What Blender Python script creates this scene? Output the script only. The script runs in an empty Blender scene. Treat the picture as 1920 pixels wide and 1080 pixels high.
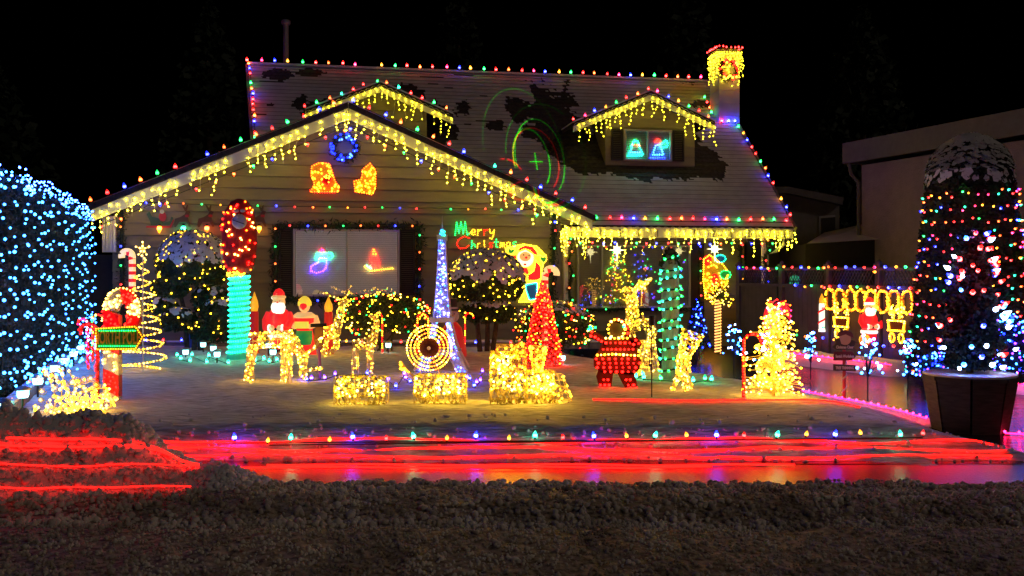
import bpy, math, random
import numpy as np
from mathutils import Vector, Matrix
random.seed(7); rng = np.random.default_rng(7)
R = math.radians
scene = bpy.context.scene
COL = scene.collection
V = Vector

# ------------------------------------------------------------------ camera, sky, light
F_PX, HOR, CAM_H = 1663.0, 505.0, 1.8
cam = bpy.data.cameras.new('camera'); cam_o = bpy.data.objects.new('camera', cam); COL.objects.link(cam_o)
cam_o.location = (0, 0, CAM_H); cam_o.rotation_euler = (R(90), 0, 0)
cam.sensor_width = 36; cam.lens = 36*F_PX/1920; cam.clip_end = 2000; cam.clip_start = 0.1
cam.shift_y = -(540-HOR)/1920
scene.camera = cam_o
w = bpy.data.worlds.new('World'); scene.world = w; w.use_nodes = True
nt = w.node_tree; bg = nt.nodes['Background']
sky = nt.nodes.new('ShaderNodeTexSky'); sky.sky_type = 'NISHITA'; sky.sun_disc = False
sky.sun_elevation = R(-8); sky.sun_rotation = R(200)
nt.links.new(sky.outputs[0], bg.inputs[0]); bg.inputs[1].default_value = 0.05
sun = bpy.data.lights.new('street_light', 'SUN'); sun.energy = 0.14; sun.angle = R(6); sun.color = (1, .76, .6)
sun_o = bpy.data.objects.new('street_light', sun); COL.objects.link(sun_o); sun_o.rotation_euler = (R(56), 0, R(48))
scene.view_settings.view_transform = 'Standard'; scene.view_settings.look = 'None'
scene.view_settings.exposure = 0; scene.view_settings.gamma = 1
scene.render.engine = 'CYCLES'
scene.cycles.use_denoising = True; scene.cycles.max_bounces = 6; scene.cycles.diffuse_bounces = 2
scene.cycles.glossy_bounces = 3; scene.cycles.transparent_max_bounces = 8; scene.cycles.use_light_tree = True
scene.cycles.sample_clamp_indirect = 4; scene.cycles.caustics_reflective = False; scene.cycles.caustics_refractive = False

# ------------------------------------------------------------------ layout helpers
def W(px, py, Y): return V(((px-960)/F_PX*Y, Y, CAM_H-(py-HOR)/F_PX*Y))
def S(Y): return Y/F_PX                        # metres per photo pixel at that distance
TH = R(10); UD = V((math.cos(TH), math.sin(TH), 0)); VD = V((-math.sin(TH), math.cos(TH), 0)); HO = V((-3.95, 21.4, 0))
def H(u, v, z): return HO+UD*u+VD*v+V((0, 0, z))
def HP(px, py, v):                             # ray meets the house plane v = const -> (u, z)
    d = V(((px-960)/F_PX, 1, -(py-HOR)/F_PX)); o = V((0, 0, CAM_H))
    t = (v-(o-HO).dot(VD))/d.dot(VD); p = o+d*t
    return (p-HO).dot(UD), p.z
STREET = -0.30
def sst(x): x = max(0., min(1., x)); return x*x*(3-2*x)
def gnd(px, py, z):                            # ray meets a level plane
    Y = (CAM_H-z)*F_PX/(py-HOR); return W(px, py, Y)
RB = [gnd(*p, STREET) for p in ((1040, 656), (1110, 672), (1180, 690), (1330, 712), (1500, 737), (1640, 762), (1745, 790), (1800, 812))]
def right_edge_x(Y):
    pts = sorted(RB, key=lambda p: p.y)
    if Y <= pts[0].y: return pts[0].x+(pts[0].y-Y)*.25
    if Y >= pts[-1].y: return pts[-1].x-(Y-pts[-1].y)*.6
    for a, b in zip(pts, pts[1:]):
        if a.y <= Y <= b.y: return a.x+(b.x-a.x)*(Y-a.y)/(b.y-a.y)
FRONT = 9.6
def lawn_z(x, y):
    a = sst((y-FRONT)/0.75); b = sst((right_edge_x(y)-x)/1.7)
    return STREET+.3*min(a, b)
def gp(px, py):                                # ray meets the lawn
    z = 0.
    for _ in range(12):
        p = gnd(px, py, z); z = .5*z+.5*lawn_z(p.x, p.y)
    p = gnd(px, py, z); return p

# ------------------------------------------------------------------ materials
MATS = {}
def mat(name, col, rough=.7, var=.15, scale=6., bump=0., bscale=40., metal=0., spec=.4, stretch=(1, 1, 1), col2=None):
    if name in MATS: return MATS[name]
    m = bpy.data.materials.new(name); m.use_nodes = True; n = m.node_tree; b = n.nodes['Principled BSDF']
    b.inputs['Roughness'].default_value = rough; b.inputs['Metallic'].default_value = metal
    b.inputs['Specular IOR Level'].default_value = spec
    tc = n.nodes.new('ShaderNodeNewGeometry'); mp = n.nodes.new('ShaderNodeMapping'); mp.inputs['Scale'].default_value = stretch
    n.links.new(tc.outputs['Position'], mp.inputs[0])
    no = n.nodes.new('ShaderNodeTexNoise'); no.inputs['Scale'].default_value = scale; no.inputs['Detail'].default_value = 5
    n.links.new(mp.outputs[0], no.inputs[0])
    r = n.nodes.new('ShaderNodeValToRGB'); c2 = col2 or col
    r.color_ramp.elements[0].color = tuple(max(0, c*(1-var)) for c in col)+(1,); r.color_ramp.elements[0].position = .3
    r.color_ramp.elements[1].color = tuple(min(1, c*(1+var)) for c in c2)+(1,); r.color_ramp.elements[1].position = .7
    n.links.new(no.outputs[0], r.inputs[0]); n.links.new(r.outputs[0], b.inputs['Base Color'])
    if bump:
        n2 = n.nodes.new('ShaderNodeTexNoise'); n2.inputs['Scale'].default_value = bscale; n2.inputs['Detail'].default_value = 6
        n.links.new(mp.outputs[0], n2.inputs[0]); bp = n.nodes.new('ShaderNodeBump'); bp.inputs['Strength'].default_value = 1
        bp.inputs['Distance'].default_value = bump; n.links.new(n2.outputs[0], bp.inputs['Height']); n.links.new(bp.outputs[0], b.inputs['Normal'])
    MATS[name] = m; return m
def emit(name, col, strength, base=None, samp='AUTO'):
    if name in MATS: return MATS[name]
    m = bpy.data.materials.new(name); m.use_nodes = True; b = m.node_tree.nodes['Principled BSDF']
    b.inputs['Base Color'].default_value = tuple(base or [min(.8, c) for c in col])+(1,); b.inputs['Roughness'].default_value = .35
    b.inputs['Emission Color'].default_value = tuple(col)+(1,); b.inputs['Emission Strength'].default_value = strength
    m.cycles.emission_sampling = samp; MATS[name] = m; return m

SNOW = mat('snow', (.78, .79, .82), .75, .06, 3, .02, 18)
LAWN = mat('lawn_snow', (.6, .58, .55), .85, .35, 9, .06, 14, stretch=(.4, 2.2, 1), col2=(.74, .74, .75))
SLUSH = mat('dirty_snow', (.64, .56, .44), .8, .5, 2.2, .012, 40, col2=(.8, .73, .6))
ASPH = mat('wet_asphalt', (.035, .035, .04), .28, .4, 6, .006, 30, spec=.6)
SIDING = mat('siding_paint', (.27, .235, .145), .65, .08, 2, .002, 60, stretch=(1, 1, 8))
WHITE = mat('white_paint', (.78, .78, .76), .5, .04, 3)
SHING = mat('dark_shingle', (.045, .04, .038), .9, .4, 12, .01, 60)
DARK = mat('dark_shutter', (.03, .026, .025), .6, .2, 5)
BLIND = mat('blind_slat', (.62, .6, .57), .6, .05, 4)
_b = BLIND.node_tree.nodes['Principled BSDF']; _b.inputs['Emission Color'].default_value = (1, .84, .78, 1); _b.inputs['Emission Strength'].default_value = .085   # room light put into the slats as a faint glow
LEAF = mat('evergreen_leaf', (.035, .06, .028), .7, .5, 20)
LEAFD = mat('dark_needle', (.022, .04, .022), .7, .5, 20)
BARK = mat('bark', (.07, .05, .035), .9, .4, 15, .01, 40)
SOIL = mat('bed_soil', (.05, .04, .035), .95, .4, 9, .02, 30)
CABLE = mat('green_cable', (.02, .035, .022), .6, .1)
WCABLE = mat('white_cable', (.6, .6, .55), .5, .05)
GOLDW = mat('gold_wire', (.75, .62, .3), .4, .1)
BLACK = mat('black_plastic', (.015, .015, .016), .45, .1)
STUCCO = mat('stucco', (.3, .22, .28), .9, .12, 4, .02, 30)  # purple cast in the colour stands in for pink lamp glow on the wall
TRIM = mat('grey_trim', (.15, .14, .15), .7, .1)
FENCE = mat('fence_paint', (.085, .072, .08), .7, .15, 5)
WOOD = mat('planter_wood', (.075, .065, .055), .75, .35, 6, .006, 30, stretch=(1, 1, 6))
SILVER = mat('silver_tinsel', (.6, .6, .6), .25, .2, 30, metal=.7)
REDT = mat('red_tinsel', (.6, .015, .02), .35, .3, 30)
MAROON = mat('maroon_cloth', (.06, .003, .005), .8, .3, 20)
GREY = mat('grey_metal', (.3, .3, .32), .45, .1, metal=.6)
def pigment(name, c): return mat('paint_'+name, c, .5, .1)

WC = {'red': (1, .006, .004), 'orange': (1, .1, .004), 'amber': (1, .3, .005), 'green': (.004, .85, .1), 'blue': (.004, .012, 1),
      'pink': (1, .01, .09), 'teal': (.006, .9, .42), 'gold': (1, .5, .014), 'lemon': (1, .76, .016), 'ice': (.022, .19, 1), 'sky': (.03, .1, 1),
      'violet': (.1, .015, 1), 'white': (.4, .6, 1), 'warm': (1, .58, .09), 'lav': (.22, .2, 1)}
POW = {'blue': 2.6, 'green': 1.0, 'red': 1.15, 'orange': 1., 'amber': .8, 'pink': 1.2, 'teal': 1., 'violet': 2., 'ice': 1.2}
def shell(c, k=1.): return emit('bulb_%s_%d' % (c, int(k*10)), WC[c], 5*k*POW.get(c, 1), samp='FRONT')
def core(c, k=1.):
    a = WC[c]; cc = tuple(.96*x+.03 for x in a)
    return emit('filament_%s_%d' % (c, int(k*10)), cc, 11*k*POW.get(c, 1), samp='FRONT')
def mini(c, k=1.): return emit('mini_%s_%d' % (c, int(k*10)), WC[c], 16*k, samp='FRONT')

# ------------------------------------------------------------------ mesh builder
ICO_V = []
_t = (1+5**.5)/2
for a, b in ((-1, _t), (1, _t), (-1, -_t), (1, -_t)): ICO_V.append(V((a, b, 0)))
for a, b in ((-1, _t), (1, _t), (-1, -_t), (1, -_t)): ICO_V.append(V((0, a, b)))
for a, b in ((_t, -1), (_t, 1), (-_t, -1), (-_t, 1)): ICO_V.append(V((a, 0, b)))
ICO_V = [v.normalized() for v in ICO_V]
ICO_F = [(0, 11, 5), (0, 5, 1), (0, 1, 7), (0, 7, 10), (0, 10, 11), (1, 5, 9), (5, 11, 4), (11, 10, 2), (10, 7, 6), (7, 1, 8),
         (3, 9, 4), (3, 4, 2), (3, 2, 6), (3, 6, 8), (3, 8, 9), (4, 9, 5), (2, 4, 11), (6, 2, 10), (8, 6, 7), (9, 8, 1)]
OCT_V = [V((1, 0, 0)), V((-1, 0, 0)), V((0, 1, 0)), V((0, -1, 0)), V((0, 0, 1)), V((0, 0, -1))]
OCT_F = [(0, 2, 4), (2, 1, 4), (1, 3, 4), (3, 0, 4), (2, 0, 5), (1, 2, 5), (3, 1, 5), (0, 3, 5)]
class MB:
    def __init__(s): s.v = []; s.f = []; s.m = []
    def add(s, vs, fs, mi=0):
        b = len(s.v); s.v += [tuple(x) for x in vs]; s.f += [tuple(i+b for i in f) for f in fs]; s.m += [mi]*len(fs); return s
    def obox(s, c, a, b, d, mi=0):
        c, a, b, d = V(c), V(a), V(b), V(d)
        vs = [c+a*i+b*j+d*k for i in (-1, 1) for j in (-1, 1) for k in (-1, 1)]
        fs = [(0, 1, 3, 2), (4, 6, 7, 5), (0, 4, 5, 1), (2, 3, 7, 6), (0, 2, 6, 4), (1, 5, 7, 3)]
        if a.cross(b).dot(d) < 0: fs = [f[::-1] for f in fs]
        return s.add(vs, fs, mi)
    def box(s, lo, hi, mi=0):
        lo, hi = V(lo), V(hi); h = (hi-lo)/2; return s.obox((lo+hi)/2, (h.x, 0, 0), (0, h.y, 0), (0, 0, h.z), mi)
    def hbox(s, u0, u1, v0, v1, z0, z1, mi=0):
        return s.obox(H((u0+u1)/2, (v0+v1)/2, (z0+z1)/2), UD*((u1-u0)/2), VD*((v1-v0)/2), V((0, 0, (z1-z0)/2)), mi)
    def tube(s, pts, r, n=4, mi=0, closed=False):
        pts = [V(p) for p in pts]; m = len(pts)
        if m < 2: return s
        rs = r if isinstance(r, (list, tuple)) else [r]*m; vs = []; fs = []
        for i in range(m):
            if closed: t = pts[(i+1) % m]-pts[i-1]
            else: t = pts[min(i+1, m-1)]-pts[max(i-1, 0)]
            t = t.normalized() if t.length > 1e-9 else V((0, 0, 1))
            a = t.cross(V((0, 0, 1)) if abs(t.z) < .9 else V((1, 0, 0))).normalized(); b = t.cross(a)
            for k in range(n):
                an = 2*math.pi*k/n; vs.append(pts[i]+(a*math.cos(an)+b*math.sin(an))*rs[i])
        for i in range(m if closed else m-1):
            j = (i+1) % m
            for k in range(n): fs.append((i*n+k, i*n+(k+1) % n, j*n+(k+1) % n, j*n+k))
        if not closed: fs += [tuple(range(n)), tuple(range((m-1)*n, m*n))[::-1]]
        return s.add(vs, [f[::-1] for f in fs], mi)
    def lathe(s, base, prof, n=16, mi=0, sx=1., sy=1., mis=None, X=None, Y=None, Z=None):
        base = V(base); X = X or V((1, 0, 0)); Y = Y or V((0, 1, 0)); Z = Z or V((0, 0, 1)); b0 = len(s.v)
        for r, z in prof:
            for k in range(n):
                a = 2*math.pi*k/n; s.v.append(tuple(base+X*(r*math.cos(a)*sx)+Y*(r*math.sin(a)*sy)+Z*z))
        for i in range(len(prof)-1):
            for k in range(n):
                s.f.append((b0+i*n+k, b0+i*n+(k+1) % n, b0+(i+1)*n+(k+1) % n, b0+(i+1)*n+k)); s.m.append(mis[i] if mis else mi)
        s.f.append(tuple(b0+k for k in range(n))[::-1]); s.m.append(mis[0] if mis else mi)
        e = b0+(len(prof)-1)*n; s.f.append(tuple(e+k for k in range(n))); s.m.append(mis[-1] if mis else mi)
        return s
    def ball(s, c, r, mi=0, sc=(1, 1, 1), oct_=False):
        c = V(c); vv, ff = (OCT_V, OCT_F) if oct_ else (ICO_V, ICO_F)
        return s.add([(c.x+v.x*r*sc[0], c.y+v.y*r*sc[1], c.z+v.z*r*sc[2]) for v in vv], ff, mi)
    def sphere(s, c, r, mi=0, sc=(1, 1, 1), n=14):
        prof = [(max(1e-4, r*math.sin(math.pi*i/8)*1), -r*math.cos(math.pi*i/8)*sc[2]) for i in range(9)]
        return s.lathe(c, prof, n, mi, sc[0], sc[1])
    def prism(s, pts, d, mi=0):                 # planar outline, thickness vector d
        pts = [V(p) for p in pts]; d = V(d); n = len(pts)
        nn = V((0, 0, 0))
        for i in range(n): nn += pts[i].cross(pts[(i+1) % n])
        if nn.dot(d) > 0: pts = pts[::-1]
        fs = [tuple(range(n)), tuple(range(n, 2*n))[::-1]]+[(i, n+i, n+(i+1) % n, (i+1) % n)[::-1] for i in range(n)]
        fs[2:] = [f[::-1] for f in fs[2:]]
        return s.add(pts+[p+d for p in pts], [fs[0], fs[1]]+[f[::-1] for f in fs[2:]], mi)
    def mesh(s, name, mats, off=V((0, 0, 0)), smooth=False):
        me = bpy.data.meshes.new(name); a = np.array(s.v, dtype=float)-np.array(off) if s.v else np.zeros((0, 3))
        me.from_pydata(a.tolist(), [], s.f); me.validate()
        for m in (mats if isinstance(mats, (list, tuple)) else [mats]): me.materials.append(m)
        if len(me.polygons) == len(s.m): me.polygons.foreach_set('material_index', s.m)
        if smooth: me.polygons.foreach_set('use_smooth', [True]*len(me.polygons))
        me.update(); return me
def wl(o):
    l = V((0, 0, 0))
    while o: l = l+o.location; o = o.parent
    return l
def tag(o, label=None, cat=None, group=None, kind=None):
    if label: o['label'] = label
    if cat: o['category'] = cat
    if group: o['group'] = group
    if kind: o['kind'] = kind
    return o
def thing(name, label, cat, loc, group=None):
    o = bpy.data.objects.new(name, None); COL.objects.link(o); o.location = loc; o.empty_display_size = .1
    return tag(o, label, cat, group)
def part(name, mb, mats, parent=None, smooth=False, kind=None, label=None):
    off = wl(parent) if parent else V((0, 0, 0))
    o = bpy.data.objects.new(name, mb.mesh(name, mats, off, smooth)); COL.objects.link(o)
    if parent: o.parent = parent
    return tag(o, label, None, None, kind)
def struct(name, mb, mats, smooth=False): return part(name, mb, mats, None, smooth, 'structure')

# bulbs ------------------------------------------------------------
BM = {}
def bulb_mesh(c, L=.1, k=1.):
    L = round(L*.85, 4)
    key = (c, L, k)
    if key not in BM:
        mb = MB(); prof = [(.2*L, -.3*L), (.2*L, 0), (.3*L, .12*L), (.33*L, .3*L), (.27*L, .55*L), (.13*L, .82*L), (.02*L, L)]
        mb.lathe((0, 0, 0), prof, 6, 0, mis=[0, 1, 2, 2, 1, 1])
        BM[key] = mb.mesh('bulb', [CABLE, shell(c, k), core(c, k)])
    return BM[key]
RM = {}
def round_mesh(c, r=.02, k=1.):
    key = (c, r, k)
    if key not in RM: RM[key] = MB().ball((0, 0, 0), r).mesh('bulb', mini(c, k))
    return RM[key]
def put(name, me, loc, parent, d=None):
    o = bpy.data.objects.new(name, me); COL.objects.link(o); o.parent = parent; o.location = V(loc)-wl(parent)
    if d is not None: o.rotation_euler = V(d).to_track_quat('Z', 'Y').to_euler()
    return o
def resample(path, step):
    path = [V(p) for p in path]; out = [path[0].copy()]; need = step
    for a, b in zip(path, path[1:]):
        L = (b-a).length; pos = need
        while pos <= L: out.append(a+(b-a)*(pos/L)); pos += step
        need = pos-L
    return out
PAT = ['red', 'pink', 'blue', 'amber', 'green', 'red', 'orange']
def light_string(label, path, step=.26, cols=PAT, L=.11, d=(0, 0, 1), group=None, k=1., jit=.25, start=0, name='light_string', cable=CABLE):
    pts = resample(path, step); root = thing(name, label, 'string lights', pts[0], group)
    part('cable', MB().tube(pts if len(pts) > 1 else pts*2, .008, 4), cable, root)
    for i, p in enumerate(pts):
        if random.random() < .025: continue
        p = p+V((random.uniform(-.02, .02), random.uniform(-.015, .015), random.uniform(-.015, .015)))
        dd = V(d)+V((random.uniform(-jit, jit), random.uniform(-jit, jit), random.uniform(-jit, jit)))
        put('bulb', bulb_mesh(cols[(i+start) % len(cols)], L*random.choice((.92, 1, 1.08)), k*random.choice((.6, 1, 1, 1.3))), p+dd.normalized()*L*.3, root, dd)
    return root
def bulbs_part(pts, c, r, root, k=1., name='bulbs', jit=0):
    mb = MB(); cs = c if isinstance(c, (list, tuple)) else [c]
    for i, p in enumerate(pts): mb.ball(p, r*random.uniform(.85, 1.2), random.randrange(len(cs)), oct_=True)
    return part(name, mb, [mini(x, k) for x in cs], root, kind='stuff')
def bulbs_each(pts, c, r, root, k=1.):
    cs = c if isinstance(c, (list, tuple)) else [c]
    for i, p in enumerate(pts[:300]): put('bulb', round_mesh(random.choice(cs), round(r*random.choice((.75, .9, 1, 1.15)), 4), k), p, root)
    if len(pts) > 300: bulbs_part(pts[300:], c, r, root, k)
def icicles(label, path, out, step=.2, c='lemon', r=.0145, lens=(.22, .42, .3, .55, .26, .48), k=5., group='icicle lights hung from the eaves', on=.28, start=0):
    """wavy cable along the board with drops of wire; `out` = vector away from the board"""
    pts = resample(path, step); root = thing('icicle_lights', label, 'icicle lights', pts[0], group)
    wire = MB(); B = []; out = V(out); sc = []
    for a, b in zip(pts, pts[1:]):
        for q in range(4): sc.append(a.lerp(b, q/4)+out+V((0, 0, .05*math.sin(math.pi*q/4))))
    wire.tube(sc, .006, 3)
    for i, p in enumerate(pts):
        if random.random() < .08: continue
        ln = lens[(i+start) % len(lens)]*random.uniform(.75, 1.2)+on*.6; x = p+out; line = [x.copy()]; z = 0; sway = V((0, 0, 0))
        B.append(x+V((random.uniform(-.02, .02), 0, -random.uniform(.25, .7)*on)))
        while z < ln:
            dz = random.uniform(.08, .12) if z > on*.9 else on; z += dz
            sway += V((random.uniform(-.03, .03), random.uniform(-.01, .01), 0)); q = x+sway+V((0, 0, -z)); line.append(q)
            if random.random() < .85: B.append(q+V((random.uniform(-.025, .025), -.01, random.uniform(-.02, .02))))
        wire.tube(line, .0045, 3)
    part('cable', wire, WCABLE, root, kind='stuff'); bulbs_part(B, c, r, root, k); return root

# wire work --------------------------------------------------------
def limb(mb, B, p0, p1, r0, r1, rings=4, longs=6, nb=14, wr=.007, scr=2, cap=True):
    p0, p1 = V(p0), V(p1); t = (p1-p0).normalized(); a = t.cross(V((0, 0, 1)) if abs(t.z) < .9 else V((1, 0, 0))).normalized(); b = t.cross(a)
    def at(f, an): return p0.lerp(p1, f)+(a*math.cos(an)+b*math.sin(an))*(r0+(r1-r0)*f)
    for i in range(rings+1): mb.tube([at(i/rings, 2*math.pi*k/10) for k in range(10)], wr, 3, closed=True)
    for k in range(longs): mb.tube([at(i/rings, 2*math.pi*k/longs) for i in range(rings+1)], wr, 3)
    for _ in range(scr):
        an = random.uniform(0, 6.28); tw = random.choice((-1, 1))*random.uniform(3, 7)
        mb.tube([at(i/10, an+tw*i/10)+V((random.uniform(-.01, .01),)*3) for i in range(11)], wr*.8, 3)
    for _ in range(nb): B.append(at(random.random(), random.uniform(0, 6.28)))
def flakes(mb, pts, size, mi=0):
    for p in pts:
        a = V(rng.normal(size=3)).normalized()*size*random.uniform(.5, 1.3); b = a.cross(V(rng.normal(size=3))).normalized()*size*random.uniform(.4, 1)
        p = V(p); mb.add([p-a-b*.6, p+a-b*.5, p+a*.8+b, p-a*.7+b], [(0, 1, 2, 3)], mi)
def pxpts(lst, Y): return [W(x, y, Y) for x, y in lst]
def ell(cx, cy, rx, ry, n=20, a0=0, a1=360): return [(cx+rx*math.cos(R(a0+(a1-a0)*i/(n-1 if a1-a0 < 360 else n))), cy-ry*math.sin(R(a0+(a1-a0)*i/(n-1 if a1-a0 < 360 else n)))) for i in range(n)]
def along(pts, step, closed=False): return resample(pts+([pts[0]] if closed else []), step)

# ================================================================== SETTING
mb = MB(); mb.box((-400, -20, -.9), (400, 900, -.5)); struct('ground', mb, mat('frozen_ground', (.12, .11, .1), .9, .3, .5))
# street: asphalt sheet with slush mesh on the near side
def grid(x0, x1, y0, y1, dx, dy, zf):
    nx = int((x1-x0)/dx)+1; ny = int((y1-y0)/dy)+1; m = MB()
    xs = np.linspace(x0, x1, nx); ys = np.linspace(y0, y1, ny)
    m.v = [(x, y, zf(x, y)) for y in ys for x in xs]
    m.f = [(j*nx+i, j*nx+i+1, (j+1)*nx+i+1, (j+1)*nx+i) for j in range(ny-1) for i in range(nx-1)]; m.m = [0]*len(m.f); return m
PH = rng.uniform(0, 6.28, (10, 2)); FR = rng.normal(size=(10, 2))
def wob(x, y, f): return sum(math.sin(f*(FR[i, 0]*x+FR[i, 1]*y)+PH[i, 0]) for i in range(10))/6
struct('street', grid(-30, 30, -6, 30, 2, 2, lambda x, y: STREET), ASPH)
def slush_z(x, y):
    edge = 8.72+.12*wob(x, 0, 1.3)
    prof = .085*math.exp(-((y-7.75)/.45)**2)*(1+.35*wob(x, y, 1.6))+.05*sst((edge-y)/.35)+.05*sst((7.2-y)/.4)
    return STREET-.02+max(-.02, prof+.03*wob(x*.7, y*1.6, 2.2)+.016*wob(x, y, 7)+.013*wob(x, y, 17)) if y < edge else STREET-.03
struct('snowy_road', grid(-5.6, 5.6, 4.6, 8.9, .035, .035, slush_z), mat('road_grit', (.09, .075, .06), .7, .5, 16, .015, 45, col2=(.5, .43, .32)), True)
# crumbs of ploughed snow
def crumbs(n, fn):
    m = MB(); k = len(ICO_V); iv = np.array([tuple(v) for v in ICO_V])
    vs = []; fs = []
    for i in range(n):
        x, y, z, r = fn(); q = iv*r*rng.uniform(.6, 1.25, (k, 1))*rng.uniform(.7, 1.15, (1, 3))+np.array((x, y, z)); b = len(vs)
        vs += [tuple(p) for p in q]; fs += [tuple(j+b for j in f) for f in ICO_F]
    m.v = vs; m.f = fs; m.m = [0]*len(fs); return m
def c1():
    y = random.uniform(5.2, 8.7); hw = .62*y; x = random.uniform(-hw, hw); r = abs(random.gauss(0, 1))
    r = .005+.005*r+(.032*random.random()**4 if 7.2 < y < 8.6 else .012*random.random()**3); return x, y, slush_z(x, y)+r*.3, r
def c4():
    x = random.uniform(-4.2, 5.8); y = random.uniform(9.62, 10.2) if random.random() < .85 else random.uniform(10.2, 11); r = .006+.03*random.random()**4
    return x, y, lawn_z(x, y)+r*.4, r
def c5():
    x = random.uniform(-4.8, 4.8); y = 7.12+.1*wob(x, 0, 1.1)+random.gauss(0, .07); r = .008+.035*random.random()**3; return x, y, slush_z(x, y)+r*.4, r
def c2():
    x = random.uniform(-5.4, 5.4); y = 8.35+.28*random.random()+.1*wob(x, 0, 1.3); r = random.choice((.01, .013, .016, .02, .02, .028, .04)); return x, y, slush_z(x, min(y, 8.5))+r*.3, r
part('snow_crumbs', crumbs(15000, c1), SLUSH, None, True, 'stuff'); part('snow_chunks', crumbs(900, c2), SLUSH, None, True, 'stuff')
part('kerb_crumbs', crumbs(1500, c4), SNOW, None, True, 'stuff')['label'] = 'snow crumbs scattered along the front edge of the lawn'; part('tyre_ridge', crumbs(1500, c5), SLUSH, None, True, 'stuff')['label'] = 'low ridge of slush thrown up by tyres on the near street'
bpy.data.objects['snow_crumbs']['label'] = 'crumbs of dirty snow strewn over the street'; bpy.data.objects['snow_chunks']['label'] = 'chunks of dirty snow along the edge of the bare lane'
# driveway: wet sheet
DRIVE = mat('wet_driveway', (.018, .018, .02), .12, .5, 3, .014, 8, spec=.12, stretch=(.35, 2.2, 1))
mb = MB(); mb.add([(-2, 9.55, STREET+.006), (14, 9.55, STREET+.006), (14, 32, STREET+.006), (-2, 32, STREET+.006)], [(0, 1, 2, 3)]); struct('driveway', mb, DRIVE)
# lawn
LE0, LE1 = gp(2, 812), gp(160, 652)
def left_x(y): return LE0.x+(LE1.x-LE0.x)*(y-LE0.y)/(LE1.y-LE0.y)
BEDY = gp(500, 650).y
m = MB(); ny = 270; nx = 250; ys = np.linspace(FRONT-.15, BEDY+1.7, ny)
def lz(x, y): return lawn_z(x, y)+.02*wob(x*.6, y*1.6, 2.)+.02*wob(x*.5, y*1.8, 5)+.011*wob(x*.7, y*1.6, 13)+.006*wob(x, y*1.5, 27)-(.02 if lawn_z(x, y) < -.27 else 0)
for y in ys:
    x0 = left_x(y) if y > 10.2 else left_x(10.2)-(10.2-y)*.3-.8*(1-sst((y-9.6)/.6)); x1 = right_edge_x(y)+.1
    for i in range(nx):
        x = x0+(x1-x0)*i/(nx-1); m.v.append((x, y, lz(x, y)))
m.f = [(j*nx+i, j*nx+i+1, (j+1)*nx+i+1, (j+1)*nx+i) for j in range(ny-1) for i in range(nx-1)]; m.m = [0]*len(m.f)
struct('lawn', m, LAWN, True)
mb = MB(); mb.add([(-14, BEDY+.12, .02), (right_edge_x(BEDY)+.0, BEDY+.12, .02), (right_edge_x(BEDY)+1., BEDY+6, .02), (-14, BEDY+6, .02)], [(0, 1, 2, 3)])
mb.add([(-14, 9.7, -.06), (left_x(9.7)-.1, 9.7, -.06), (left_x(BEDY)-.1, BEDY+1, .0), (-14, BEDY+1, .0)], [(0, 1, 2, 3)]); struct('flower_bed', mb, SOIL)
# low stone edging of the beds: snow topped kerb pieces
edge = thing('bed_edging', 'low snow-topped kerb between the lawn and the dark planting bed', 'kerb', (LE1.x, BEDY, 0))
ST = mat('kerb_stone', (.2, .19, .18), .85, .3, 8, .01, 40)
x = LE1.x
while x < right_edge_x(BEDY)-.1:
    L = .58; q = MB(); q.box((x, BEDY, -.05), (x+L-.03, BEDY+.16, .09+random.uniform(-.01, .01))); part('stone', q, ST, edge)
    q = MB(); q.box((x+.01, BEDY-.01, .101), (x+L-.04, BEDY+.14, .135+random.uniform(0, .02))); part('snow_cap', q, SNOW, edge); x += L
edge2 = thing('bed_edging', 'low snow-dusted kerb under the coloured bulbs beside the hedge', 'kerb', LE0)
y = 9.9
while y < BEDY-.3:
    L = .6; a = V((left_x(y), y, 0)); b = V((left_x(y+L), y+L, 0)); t = (b-a).normalized(); nrm = V((-t.y, t.x, 0))
    zc = lawn_z(a.x+1, y+.3)+.03
    part('stone', MB().obox((a+b)/2+nrm*.1+V((0, 0, zc)), t*(L/2-.015), nrm*.09, V((0, 0, .08))), ST, edge2)
    part('snow_cap', MB().obox((a+b)/2+nrm*.1+V((0, 0, zc+.1)), t*(L/2-.03), nrm*.075, V((0, 0, .018))), SNOW, edge2); y += L

# ================================================================== HOUSE
house = thing('house', 'beige siding house with two dormers and a snowy roof outlined in lights', 'house', H(0, 2, 0))
AP = HP(653, 203, 0.); LEV = HP(172, 388, 0.); REV = HP(1110, 418, 0.)
apu, apz = AP; pit = ((apz-LEV[1])/(apu-LEV[0])+(apz-REV[1])/(REV[0]-apu))/2
uL, uR = LEV[0], REV[0]; gz = lambda u: apz-pit*abs(u-apu)
WU0, WU1 = HP(212, 500, .5)[0], HP(1050, 500, .5)[0]     # gable wall ends
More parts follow.
